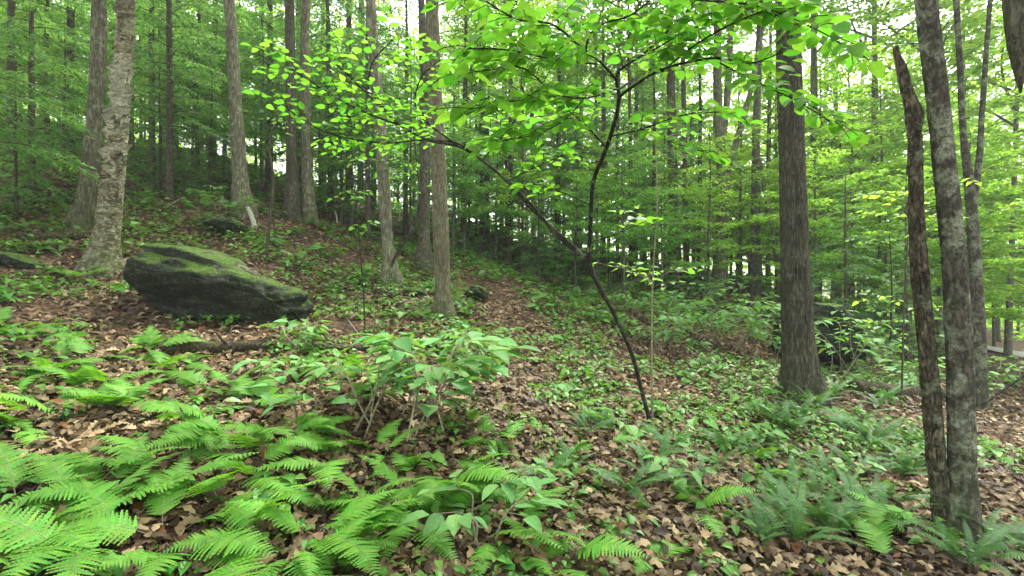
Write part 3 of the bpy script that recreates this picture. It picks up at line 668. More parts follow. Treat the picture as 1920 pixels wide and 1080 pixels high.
# ------------------------------------------------------------------ background and understory trees
for kind, i, px, Y, s in [('hem', 1, 60, 9.5, .9), ('hem', 1, 120, 11.5, .55), ('hem', 1, 300, 11, .5), ('hem', 1, 395, 12, .55), ('hem', 1, 640, 12.5, .55), ('hem', 1, 30, 8.6, .4), ('hem', 0, -110, 7, .9), ('hem', 0, 318, 10.5, .85), ('hem', 0, 20, 12, 1), ('hem', 2, 130, 14, 1), ('hem', 0, 285, 12.5, .95), ('hem', 1, 370, 13.5, 1.0),
        ('hem', 2, 400, 17, 1), ('hem', 2, 240, 18, 1.1), ('hem', 2, 505, 15, 1.0), ('hem', 0, 620, 13.5, 1.0), ('hem', 2, 655, 16, 1.1), ('hem', 2, 700, 18, 1), ('hem', 0, 760, 15, 1),
        ('hem', 2, 870, 17, 1.0), ('hem', 2, 910, 19, .9), ('hem', 0, 950, 18, .9), ('hem', 2, 1000, 20, 1), ('hem', 2, 1045, 17, .9), ('hem', 0, 1085, 18, 1), ('hem', 2, 1130, 16, .9), ('hem', 2, 1190, 19, 1),
        ('hem', 0, 1225, 15, .9), ('hem', 2, 1310, 20, 1), ('hem', 1, 1585, 11, .62), ('hem', 1, 1660, 13, .6), ('hem', 1, 1700, 10, .5), ('hem', 1, 1010, 12.5, .45), ('hem', 0, 690, 12.0, .8),
        ('hem', 1, 880, 21, 1.0), ('hem', 1, 940, 24, 1.1), ('hem', 1, 1010, 22, 1.0), ('hem', 1, 1075, 25, 1.1), ('hem', 1, 1140, 22, 1.0), ('hem', 1, 1210, 24, 1.1), ('hem', 1, 820, 23, 1.1), ('hem', 1, 700, 24, 1.2), ('hem', 1, 1290, 23, 1.0), ('tier', 1, 990, 19, .8), ('tier', 1, 1110, 20, .9), ('tierb', 0, 55, 17, 1.0), ('tierb', 1, 145, 21, 1.1), ('tierb', 2, 300, 20, 1.1), ('tierb', 0, 480, 22, 1.2), ('tierb', 1, 610, 24, 1.2), ('tier', 0, 360, 13, .7), ('tier', 1, 420, 15, .8), ('tier', 2, 490, 13, .7), ('tier', 1, 600, 14, .8), ('tier', 0, 660, 12.5, .65), ('tier', 2, 770, 13, .7), ('tier', 1, 870, 14, .7), ('tier', 0, 930, 15, .8), ('tierb', 1, 985, 14.5, .7), ('tier', 2, 1050, 15, .75), ('tierb', 0, 1120, 14.5, .75), ('tier', 1, 1195, 15, .8), ('tierb', 1, 1245, 16, .9), ('tier', 0, 250, 15, .8), ('tierb', 2, 30, 13, .7), ('tierb', 2, 1760, 16, 1.9), ('tierb', 1, 1590, 24, 2.4), ('tierb', 2, 1440, 23, 2.2), ('tierb', 0, 1700, 25, 2.5), ('tierb', 2, 1810, 22, 2.3), ('tierb', 0, 1230, 27, 2.4), ('tier', 2, 560, 22, 2.0), ('tier', 1, 40, 16, 1), ('tier', 0, 110, 20, 1.2), ('tier', 2, 200, 22, 1.2), ('tier', 0, 420, 22, 1.2), ('tier', 2, 500, 19, 1.1), ('tier', 1, 640, 20, 1.2), ('tier', 0, 850, 13, .7), ('tier', 1, 1080, 13, .6), ('tier', 0, 1170, 12, .7), ('tier', 2, 960, 24, 1.2),
        ('tier', 1, 1240, 13, .6), ('tierb', 0, 1330, 14, .8), ('tierb', 1, 1390, 16, 1), ('tierb', 2, 1440, 18, 1.1), ('tierb', 1, 1530, 13, .9), ('tierb', 0, 1600, 14, 1), ('tierb', 2, 1650, 16, 1), ('tierb', 1, 1700, 12, .9),
        ('tierb', 2, 1760, 14, 1), ('tierb', 0, 1820, 12, .9), ('tierb', 1, 1880, 10, .8), ('tierb', 2, 1930, 13, 1), ('tierb', 0, 1560, 20, 1.2), ('tierb', 1, 1480, 22, 1.3), ('tierb', 2, 1620, 24, 1.2), ('tierb', 0, 1690, 21, 1.2), ('tierb', 1, 1770, 20, 1.2),
        ('tierb', 2, 1850, 19, 1.2), ('tierb', 0, 1910, 18, 1.1), ('tierb', 1, 1300, 24, 1.4), ('tierb', 0, 1370, 26, 1.3), ('tier', 2, 1120, 26, 1.4), ('tierb', 2, 1040, 28, 1.5), ('tier', 1, 880, 27, 1.4), ('tier', 0, 760, 25, 1.3), ('tierb', 0, 330, 26, 1.3)]:
    plant_tree(kind, i, px, Y, s)
for k in range(34):
    px = -60 + 2040 * ((k * .618034) % 1); Y = 18 + 20 * ((k * .7548) % 1)
    plant_tree('tall', (k * 7 + int(px)) % 3 if px < 1300 else (0, 0, 2)[k % 3], px, Y, .75 + .5 * ((k * .37) % 1))
for k in range(13):
    px = 850 + 430 * ((k * .618034 + .3) % 1); Y = 14.5 + 13 * ((k * .7548) % 1)
    plant_tree('tall', 1, px, Y, .55 + .3 * ((k * .37) % 1))
for k in range(34):
    px = 1300 + 660 * ((k * .618034) % 1); Y = 20 + 20 * ((k * .7548) % 1); plant_tree('tierb', k % 3, px, Y, 1.2 + .5 * ((k * .37) % 1))
for k in range(24):
    px = -40 + 1320 * ((k * .618034) % 1); Y = 20 + 18 * ((k * .7548) % 1); plant_tree('hem' if k % 2 else 'tier', 2 if k % 2 else k % 3, px, Y, 1.1 + .4 * ((k * .37) % 1))

# far-off wood that reads as one mass of leaves
def far_wood():
    rs = np.random.default_rng(5); b = Bag(); ncl = 5200; per = 13
    ang = rs.uniform(-1.05, 1.05, ncl); D = rs.uniform(32, 62, ncl); cx = np.sin(ang) * D * 1.2; cyy = np.cos(ang) * D * .75 + 18
    zz = g_exact(cx, cyy) + rs.uniform(0, 1, ncl) ** 1.7 * 19
    c = np.stack([cx, cyy, zz], 1)
    pos = (c[:, None] + rs.normal(0, 1, (ncl, per, 3)) * [.9, .9, .35]).reshape(-1, 3); n = len(pos)
    d = rs.normal(0, 1, (n, 3)); d[:, 2] *= .4
    b.scatter(CARD, leaf_frames(d, rs, .5) * (rs.uniform(.3, .6, n))[:, None, None], pos, np.repeat(rs.random(ncl), per) * .6 + rs.random(n) * .4, 0)
    o = link('distant_woodland', b.mesh('distant_woodland', [M['tierb']], False)); tag(o, 'far green woodland filling the gaps between trunks', 'woodland', None, 'stuff')
far_wood()

# ------------------------------------------------------------------ forked sapling with broad leaves
def polyY(pts): return np.array([[*P(a, c, Y), r * 1.0] for a, c, Y, r in pts])
def leafy_branch(path, rs, t0=.25, gap=.11, tl=(.2, .5), leafgap=.055, up=.05):
    """twigs left and right of a branch; returns twig tubes and leaf (pos, dir)"""
    p = smooth_path(path, .04)[:, :3]; n = len(p); L = n * .04; tw = []; pos = []; dr = []; k = 0; s = t0 * L
    while s < L:
        i = min(n - 2, int(s / .04)); ax = p[min(n - 1, i + 2)] - p[max(0, i - 2)]; ax /= np.linalg.norm(ax); sd_ = np.cross(UP, ax); sd_ /= np.linalg.norm(sd_) + 1e-9
        sg = 1 if k % 2 else -1; l = rs.uniform(*tl) * (1.1 - .5 * s / L)
        td = ax * rs.uniform(.5, .9) + sd_ * sg * rs.uniform(.5, 1) + UP * rs.uniform(-.1, up + .1); td /= np.linalg.norm(td)
        e = np.array([p[i], p[i] + td * l * .5 + UP * .02, p[i] + td * l + UP * rs.uniform(-.05, .03)]); tw.append(e)
        m = max(2, int(l / leafgap)); ts = np.cross(UP, td); ts /= np.linalg.norm(ts) + 1e-9
        for j in range(m):
            f = (j + 1) / m; c = e[0] + (e[2] - e[0]) * f + UP * .02 * math.sin(f * PI)
            a = 1 if j % 2 else -1
            pos.append(c); dr.append(td * (.55 if j < m - 1 else 1.0) + ts * a * (.85 if j < m - 1 else .1) + rs.normal(0, .18, 3) - UP * rs.uniform(0, .3))
        s += gap * rs.uniform(.6, 1.4); k += 1
    return tw, pos, dr

def leaf_parts(t, loc, pos, dr, sizes, tpl_mesh_list, rs, tilt=.28, limit=300, tpl=None, mt=None):
    pos = np.array(pos); dr = np.array(dr); n = len(pos)
    Fm = leaf_frames(dr, rs, tilt)
    app = sizes / np.maximum(.5, pos[:, 1])
    inview = (np.abs(pos[:, 0] / pos[:, 1]) < 1.02) & (np.abs((pos[:, 2] - CAMZ) / pos[:, 1]) < .6)
    order = np.argsort(-(app * inview)); big = order[:limit]; rest = order[limit:]
    for k in big:
        o = link('leaf', tpl_mesh_list[k % len(tpl_mesh_list)], t)
        mm = Matrix([[*(Fm[k][r] * sizes[k]), (pos[k] - loc)[r]] for r in range(3)] + [[0, 0, 0, 1]]); o.matrix_local = mm
    if len(rest):
        b = Bag(); b.scatter(tpl, Fm[rest] * sizes[rest][:, None, None], pos[rest] - loc, rs.random(len(rest)), 0)
        o = link('foliage', b.mesh('foliage', [M[mt]]), t); o['kind'] = 'stuff'

def tpl_mesh(nm, tpl, mt, r=.5):
    me = mesh_np(nm, tpl[0], [tpl[1], tpl[2]], np.full(len(tpl[0]), r)); me.materials.append(M[mt]); return me
WHL = [leaf_tpl(7, 1, w, f, c, (.5, .75), .1) for w, f, c in ((.68, .12, .12), (.74, .2, .2), (.64, .05, .05))]
WH_M = [tpl_mesh('broad_leaf', t, 'sapling_v', r) for t in WHL for r in (.3, .7)]

def forked_sapling():
    rs = np.random.default_rng(17); b0 = hit(1221, 806); Yb = b0[1]; loc = b0
    t = thing('sapling', 'slim dark forked sapling with broad bright leaves overhead', 'sapling', loc)
    main = [(1222, 830, Yb, .024), (1220, 803, Yb, .022), (1205, 740, Yb - .05, .02), (1185, 665, Yb - .15, .02), (1150, 585, Yb - .3, .02), (1105, 490, 4.5, .021), (1106, 440, 4.4, .018), (1108, 400, 4.3, .018), (1113, 340, 4.2, .017), (1140, 270, 4.0, .016), (1156, 215, 3.9, .015), (1162, 180, 3.8, .014)]
    H = [(1105, 490, 4.5, .017), (1050, 440, 4.5, .015), (1000, 395, 4.5, .013), (950, 340, 4.5, .012), (905, 300, 4.5, .011), (860, 275, 4.5, .010), (800, 262, 4.4, .009), (750, 235, 4.3, .008), (690, 170, 4.1, .006), (630, 120, 3.9, .004)]
    br = [([(1162, 180, 3.8, .012), (1185, 158, 3.75, .011), (1240, 135, 3.6, .009), (1290, 118, 3.4, .008), (1350, 118, 3.2, .006), (1420, 118, 3.0, .005), (1475, 95, 2.9, .003)], .2),
          ([(1162, 180, 3.8, .012), (1157, 150, 3.75, .010), (1215, 100, 3.5, .008), (1260, 50, 3.3, .006), (1305, 0, 3.0, .004), (1340, -50, 2.8, .003)], .2),
          ([(1157, 150, 3.75, .009), (1120, 120, 3.6, .008), (1085, 85, 3.4, .007), (1100, 65, 3.3, .006), (1180, 25, 3.0, .005), (1240, -20, 2.8, .003)], .3),
          ([(1160, 166, 3.8, .008), (1100, 178, 3.6, .007), (1040, 182, 3.3, .006), (960, 185, 2.9, .005), (880, 205, 2.6, .003)], .2),
          ([(1085, 85, 3.4, .007), (1030, 50, 3.0, .006), (960, 25, 2.7, .005), (900, -5, 2.4, .003)], .1),
          ([(1148, 255, 3.97, .007), (1200, 240, 3.8, .006), (1290, 225, 3.6, .004), (1350, 210, 3.4, .003)], .2),
          ([(1135, 275, 4.0, .007), (1100, 235, 3.9, .006), (1055, 200, 3.7, .004), (1010, 180, 3.5, .003)], .2),
          ([(1240, 135, 3.6, .007), (1300, 80, 3.3, .006), (1360, 50, 3.0, .005), (1430, 20, 2.7, .003)], .2),
          ([(1120, 120, 3.6, .007), (1040, 110, 3.2, .006), (960, 95, 2.8, .005), (880, 90, 2.5, .003)], .15),
          ([(1350, 118, 3.2, .005), (1420, 150, 3.0, .004), (1500, 195, 2.8, .003), (1560, 230, 2.7, .002)], .15),
          ([(1305, 0, 3.0, .005), (1420, 5, 2.8, .004), (1530, 50, 2.65, .003), (1600, 95, 2.55, .002)], .15),
          ([(1215, 100, 3.5, .006), (1290, 60, 3.2, .005), (1370, 10, 2.9, .004), (1440, -30, 2.7, .003)], .1),
          ([(1040, 182, 3.3, .005), (980, 140, 3.0, .004), (920, 130, 2.7, .003), (860, 140, 2.5, .002)], .1),
          ([(1100, 178, 3.6, .005), (1050, 225, 3.4, .004), (990, 255, 3.2, .003), (930, 265, 3.0, .002)], .2),
          ([(1200, 240, 3.8, .005), (1260, 270, 3.6, .004), (1320, 285, 3.4, .003)], .2),
          ([(1108, 385, 4.3, .006), (1060, 365, 4.2, .005), (1010, 345, 4.1, .003)], .5),
          ([(1106, 455, 4.4, .005), (1150, 440, 4.3, .004), (1210, 415, 4.2, .003)], .6),
          ([(860, 275, 4.5, .008), (780, 200, 4.3, .006), (790, 150, 4.1, .005), (830, 110, 3.9, .003)], .15),
          ([(800, 262, 4.4, .008), (700, 268, 4.2, .006), (600, 235, 4.0, .005), (520, 190, 3.8, .003)], .15),
          ([(750, 235, 4.3, .007), (660, 200, 4.0, .006), (580, 150, 3.8, .005), (510, 105, 3.6, .003)], .1),
          ([(690, 170, 4.1, .006), (700, 120, 3.8, .005), (740, 70, 3.6, .003)], .2),
          ([(905, 300, 4.5, .006), (940, 260, 4.4, .005), (970, 220, 4.2, .003)], .3),
          ([(950, 340, 4.5, .006), (1000, 315, 4.3, .005), (1060, 290, 4.1, .003)], .3)]
    b = Bag(); mp = smooth_path(polyY(main), .03); V, T, Q = tube(mp[:, :3] - loc, mp[:, 3], 12, bark_disp(.002, 3, 9, 3)); b.add(V, T, Q); link('trunk', b.mesh('sapling_trunk', [M['darktwig']]), t)
    hp = smooth_path(polyY(H), .03); V, T, Q = tube(hp[:, :3] - loc, hp[:, 3], 10, bark_disp(.0015, 3, 9, 4)); b = Bag(); b.add(V, T, Q); link('stem', b.mesh('sapling_stem', [M['darktwig']]), t)
    pos = []; dr = []; allb = [(polyY(p), t0) for p, t0 in br] + [(polyY(H), .62)]
    for p, t0 in allb:
        wob = p.copy(); wob[1:-1, :3] += rs.normal(0, .015, wob[1:-1, :3].shape)
        tw, po, d = leafy_branch(wob, rs, t0, .052, (.14, .45), .043); pos += po; dr += d
        b = Bag(); q = smooth_path(wob, .04); V, T, Q = tube(q[:, :3] - loc, q[:, 3], 7); b.add(V, T, Q)
        for e in tw: V, T, Q = tube(smooth_path(e, .06) - loc, .0022, 4); b.add(V, T, Q)
        link('branch', b.mesh('sapling_branch', [M['darktwig']]), t)
    pa = np.array(pos); sz = rs.uniform(.06, .115, len(pos)) * np.where(pa[:, 0] / pa[:, 1] < -.12, .8, 1.0)
    leaf_parts(t, loc, pos, dr, sz, WH_M, rs, .30, 300, WHL[0], 'sapling')
    return len(pos)
forked_sapling()

def thin_sapling(name, label, pts, r, bark, leaves=0, lsz=.09, mt='tier', seed=1, spread=.6, t0=.4):
    rs = np.random.default_rng(seed); b0 = hit(pts[0][0], pts[0][1]); Y = b0[1]; loc = b0
    t = thing(name, label, 'sapling', loc)
    p = np.array([[*P(a, c, Y)] for a, c in pts]); p[0] = b0 - UP * .05
    q = smooth_path(p, .06); rr = np.linspace(r, r * .35, len(q)); V, T, Q = tube(q - loc, rr, 8, bark_disp(.0015, 3, 8, seed)); b = Bag(); b.add(V, T, Q); link('trunk', b.mesh('thin_trunk', [M[bark]]), t)
    pos = []; dr = []
    for k in range(leaves):
        f = rs.uniform(t0, 1); c = q[int(f * (len(q) - 1))]; a = rs.uniform(0, 2 * PI); L = rs.uniform(.4, 1) * spread
        d = np.array([math.cos(a), math.sin(a), rs.uniform(0, .4)]); bp = np.array([[*c, .005], [*(c + d * L * .5 + UP * .04), .004], [*(c + d * L), .002]])
        tw, po, dd = leafy_branch(bp, rs, .2, .12, (.12, .3), .06); pos += po; dr += dd
        b = Bag(); V, T, Q = tube(bp[:, :3] - loc, bp[:, 3], 5); b.add(V, T, Q)
        for e in tw: V, T, Q = tube(e - loc, .002, 3); b.add(V, T, Q)
        link('branch', b.mesh('thin_branch', [M[bark]]), t)
    if pos:
        pos = np.array(pos); b = Bag(); n = len(pos); b.scatter(LEAF5, leaf_frames(np.array(dr), rs, .3) * (lsz * rs.uniform(.6, 1.2, n))[:, None, None], pos - loc, rs.random(n), 0)
        o = link('foliage', b.mesh('foliage', [M[mt]]), t); o['kind'] = 'stuff'
    return t
thin_sapling('sapling', 'straight pale pole sapling beside the foot of the forked sapling', [(1224, 800), (1222, 680), (1224, 520), (1232, 380), (1228, 250)], .011, 'twig', 7, .085, 'tier', 3, .7, .45)
thin_sapling('sapling', 'bent dark sapling rising from the foot of the mottled trunk', [(722, 535), (742, 480), (775, 430), (786, 380), (783, 320), (775, 250)], .028, 'darktwig', 9, .10, 'tier', 4, .9, .55)
thin_sapling('sapling', 'crooked thin dark sapling upslope of the boulder', [(498, 495), (505, 420), (512, 330), (505, 270), (522, 215), (524, 150)], .03, 'dark', 4, .09, 'tier', 5, .6, .6)
thin_sapling('sapling', 'very thin upright stem left of the bent dark sapling', [(685, 640), (682, 560), (676, 480), (668, 380), (655, 300)], .009, 'darktwig', 5, .09, 'shrub', 6, .5, .6)
thin_sapling('sapling', 'thin dark sapling right of the straight pole sapling', [(1140, 560), (1142, 470), (1150, 380), (1160, 300)], .012, 'darktwig', 6, .09, 'tier', 8, .7, .4)
thin_sapling('sapling', 'slender leafy sapling behind the broken snag', [(1690, 760), (1694, 620), (1700, 480), (1712, 330)], .014, 'grey', 9, .10, 'tierb', 9, .9, .35)
thin_sapling('sapling', 'thin sapling with dark stem at the foot of the far boulder', [(1668, 700), (1670, 620), (1672, 540), (1668, 440)], .02, 'darktwig', 6, .10, 'shrub', 10, .7, .4)

# ------------------------------------------------------------------ boulders
def boulder(name, label, top, bot, Y, depth, seed, cat='boulder', amp=.05):
    """top/bot: outline samples (px, py) of the stone seen from the path; depth in metres"""
    top = np.array(top, float); bot = np.array(bot, float); x0, x1 = top[0, 0], top[-1, 0]; n, m = 110, 84
    c = P((x0 + x1) / 2, bot[len(bot) // 2, 1], Y); loc = np.array([c[0], Y + depth * .5, float(g(c[0], Y + depth * .5))])
    u = (1 - np.cos(np.linspace(0, PI, n))) / 2; V = []
    for k, f in enumerate(u):
        px = x0 + (x1 - x0) * f; zt = CAMZ + (540 - np.interp(px, top[:, 0], top[:, 1])) / 960 * Y; zb = CAMZ + (540 - np.interp(px, bot[:, 0], bot[:, 1])) / 960 * Y
        X = (px - 960) / 960 * Y; zc, hz = (zt + zb) / 2, max(.01, (zt - zb) / 2); dd = depth / 2 * (1 - abs(2 * f - 1) ** 6) ** .5 + .01
        for th in np.arange(m) / m * 2 * PI:
            ct, s_ = math.cos(th), math.sin(th); e = .55
            cx_, sx_ = math.copysign(abs(ct) ** e, ct), math.copysign(abs(s_) ** e, s_)
            V.append((X, Y + depth / 2 + cx_ * dd - .22 * depth * sx_ * (1 if cx_ < 0 else .3), zc + hz * sx_))
    V = np.array(V); q = V * [1.6, 1.6, 2.5]
    nrm = V - np.array([V[:, 0].mean(), Y + depth / 2, V[:, 2].mean()]); nrm /= np.linalg.norm(nrm, axis=1)[:, None]
    rsb = np.random.default_rng(seed + 70); cen = V.mean(0)
    for k in range(26):
        nn = rsb.normal(0, 1, 3); nn[1] -= .6; nn[2] *= .7; nn /= np.linalg.norm(nn); dd = (V - cen) @ nn; lim = dd.max() * rsb.uniform(.86, .97)
        V = V - np.maximum(dd - lim, 0)[:, None] * nn * .92
    strat = vnoise(np.stack([V[:, 0] * .5, V[:, 1] * .5, (V[:, 2] + .22 * V[:, 0]) * 11], -1), seed + 9) - .5
    V = V + nrm * ((vnoise(q, seed) - .5) * amp * 2.2 + (vnoise(q * 3.1, seed + 1) - .5) * amp + np.round(strat * 5) / 5 * amp * 1.1 + strat * amp * .5 + (vnoise(q * 7, seed + 2) - .5) * amp * .55)[:, None]
    a = np.arange(m); bq = (a + 1) % m; i = np.arange(n - 1)[:, None] * m
    Q = np.stack([i + a, i + m + a, i + m + bq, i + bq], -1).reshape(-1, 4)
    ends = np.array([V[:m].mean(0), V[-m:].mean(0)]); VV = np.concatenate([V, ends]); e0, e1 = n * m, n * m + 1; l = (n - 1) * m
    T = np.concatenate([np.stack([a, bq, np.full(m, e0)], 1), np.stack([l + bq, l + a, np.full(m, e1)], 1)])
    t = thing(name, label, cat, loc); b = Bag(); b.add(VV - loc, T, Q); link('rock', b.mesh(name, [M['rock']]), t)
    return t, loc
bt, bloc = boulder('boulder', 'large undercut mossy boulder leaning beside the birch', [(194, 478), (202, 453), (292, 453), (362, 472), (440, 503), (506, 538), (530, 556), (540, 588)],
        [(192, 520), (222, 558), (260, 608), (330, 636), (405, 648), (495, 640), (540, 624)], 5.95, 1.1, 5, amp=.08)
boulder('boulder', 'dark shaded rock behind the thick oak', [(1515, 600), (1540, 570), (1590, 575), (1625, 610), (1640, 650)], [(1515, 690), (1560, 705), (1600, 700), (1640, 690)], 8.4, 1.4, 15, amp=.08)
boulder('boulder', 'low dark mossy rock beside the white birch stub', [(375, 412), (395, 404), (425, 404), (440, 410), (450, 418)], [(375, 432), (395, 438), (430, 438), (450, 432)], 9.2, .5, 25, amp=.05)
boulder('boulder', 'small dark stone at the foot of the mottled trunk', [(745, 545), (760, 536), (785, 540), (800, 552)], [(745, 562), (770, 566), (785, 566), (800, 560)], 8.3, .45, 35, amp=.04)
boulder('boulder', 'small dark stone right of the straight olive trunk', [(868, 545), (880, 533), (900, 535), (915, 548)], [(868, 560), (885, 562), (900, 562), (915, 558)], 8.8, .45, 45, amp=.04)
boulder('boulder', 'dark rock low on the hillside at the far left', [(-60, 480), (-30, 468), (10, 472), (40, 492), (52, 503)], [(-60, 510), (-20, 515), (20, 512), (52, 508)], 7.0, .7, 55, amp=.05)

# twigs and needles lodged on the boulder
for k in range(9):
    rs = np.random.default_rng(200 + k); f0 = rs.uniform(0, .5); f1 = f0 + rs.uniform(.25, .5)
    tx = lambda f: P(330 + 235 * f, np.interp(330 + 235 * f, [330, 400, 480, 540, 572], [462, 484, 517, 553, 585]), 6.25)
    p = np.array([tx(f) + rs.normal(0, .015, 3) + UP * (.02 + .02 * rs.random()) for f in np.linspace(f0, min(f1, .98), 4)]); l = p[0].copy()
    V, T, Q = tube(smooth_path(p, .06) - l, np.linspace(.009, .003, len(smooth_path(p, .06))), 6); b = Bag(); b.add(V, T, Q)
    s = thing('fallen_stick', 'dry brown twig lying along the top of the mossy boulder', 'stick', l, 'twigs on the boulder'); link('stem', b.mesh('stick', [M['twig']]), s)

# ------------------------------------------------------------------ logs, stubs, sticks
def log_px(name, label, pts, rad, mt, cat='log', seed=1, lift=.5, seg=14, follow=True, stubs=0):
    P3 = []
    for px, py in pts: h = hit(px, py); P3.append([*h, 0])
    P3 = np.array(P3); q = smooth_path(P3, .06)[:, :3]; wb = np.arange(len(q)) * .06; q[:, 1] += (vnoise(np.stack([wb * 1.4, wb * 0, wb * 0 + seed], 1), seed) - .5) * rad * 3
    q[:, 2] = (g(q[:, 0], q[:, 1]) if follow else np.interp(np.arange(len(q)), [0, len(q) - 1], [q[0, 2], q[-1, 2]])) + rad * lift
    k = np.ones(9) / 9; zp = np.pad(q[:, 2], 4, 'edge'); q[:, 2] = np.convolve(zp, k, 'valid') if len(q) > 9 else q[:, 2]
    l = q[len(q) // 2].copy(); t = thing(name, label, cat, l)
    V, T, Q = tube(q - l, np.linspace(rad, rad * .6, len(q)), seg, bark_disp(rad * .18, 3, 6, seed)); b = Bag(); b.add(V, T, Q); link('stem', b.mesh(name, [M[mt]]), t)
    rs = np.random.default_rng(seed)
    for s in range(stubs):
        c = q[rs.integers(2, len(q) - 2)]; d = np.array([rs.normal(), rs.normal(), .8]); d /= np.linalg.norm(d)
        V, T, Q = tube(np.array([c, c + d * .1, c + d * .25 + rs.normal(0, .03, 3)]) - l, np.array([rad * .3, rad * .2, rad * .1]), 6); b = Bag(); b.add(V, T, Q); link('branch_stub', b.mesh('stub', [M[mt]]), t)
    return t
log_px('fallen_log', 'long dark rotting log lying below the mossy boulder', [(300, 668), (420, 668), (560, 664), (690, 664)], .06, 'deadwood', seed=2, stubs=3, lift=1.1)
log_px('fallen_log', 'dark mossy log lying behind the broken snag', [(1600, 736), (1680, 745), (1760, 752), (1850, 742)], .12, 'deadwood', seed=3, stubs=2)
log_px('fallen_log', 'dark log on the slope left of the birch', [(30, 452), (110, 450), (185, 446)], .08, 'deadwood', seed=4)
log_px('fallen_log', 'dark log far uphill left of the rough pale tree', [(20, 378), (80, 372), (140, 366)], .09, 'deadwood', seed=5)
log_px('fallen_log', 'half-buried dark log left of the oak', [(1270, 590), (1350, 585), (1440, 580)], .10, 'deadwood', seed=6)
log_px('fallen_log', 'dark branch running down the slope beside the leafy path', [(985, 548), (1010, 575), (1045, 605)], .05, 'deadwood', seed=7)
log_px('fallen_stick', 'dark stick on the leaves below the oak', [(1500, 812), (1545, 835), (1600, 868)], .022, 'deadwood', 'stick', 8, stubs=2)
log_px('fallen_stick', 'pale stick among the ferns near the lower left corner', [(280, 1062), (380, 1020), (450, 985)], .014, 'twig', 'stick', 9)
log_px('fallen_stick', 'thin grey stick on bare leaves left of the ferns', [(20, 870), (90, 845), (150, 830)], .010, 'twig', 'stick', 10)
log_px('fallen_stick', 'thin branch stretched across leaves in the lower middle', [(860, 745), (960, 800), (1010, 850)], .008, 'twig', 'stick', 11)
log_px('fallen_stick', 'forked dark twig on leaves under the evergreen fern', [(1165, 965), (1230, 980), (1310, 940)], .009, 'deadwood', 'stick', 12, stubs=2)
log_px('fallen_stick', 'dark twig slanting to the bottom edge below the sapling', [(1255, 950), (1290, 1000), (1310, 1060)], .009, 'deadwood', 'stick', 13)
log_px('fallen_stick', 'pale twig leaning downhill from the very thin stem', [(640, 590), (690, 645), (740, 675)], .010, 'twig', 'stick', 14)
log_px('fallen_stick', 'long thin twig crossing the slope behind the boulder', [(590, 470), (680, 478), (760, 500)], .014, 'deadwood', 'stick', 15)
log_px('fallen_stick', 'short dark stick among leaves at the bottom middle', [(560, 925), (640, 905), (700, 890)], .010, 'deadwood', 'stick', 16)
def prop_stick(label, a, c, Y, r, mt, name='fallen_stick', cat='stick'):
    p0, p1 = P(*a, Y), P(*c, Y); l = p1.copy(); V, T, Q = tube(smooth_path(np.array([p0, (p0 + p1) / 2 + [.01, .02, .01], p1]), .05) - l, np.linspace(r * .7, r, len(smooth_path(np.array([p0, (p0 + p1) / 2 + [.01, .02, .01], p1]), .05))), 10, bark_disp(r * .2, 2, 9, 3))
    b = Bag(); b.add(V, T, Q); t = thing(name, label, cat, l); link('stem', b.mesh('stick', [M[mt]]), t)
prop_stick('short white birch stub standing tilted below the grey-brown tree', (464, 388), (478, 432), hit(478, 428)[1], .05, 'whitewood', 'birch_stub', 'stub')
prop_stick('bare branch sticking up beyond the boulder', (345, 370), (305, 392), hit(305, 392)[1] - .1, .03, 'twig')
prop_stick('thin white stick leaning upslope right of the paired trunks', (628, 395), (632, 420), hit(632, 420)[1], .02, 'whitewood')
prop_stick('thin dark branch reaching in from the right edge', (2000, 660), (1840, 760), 4.2, .010, 'darktwig')

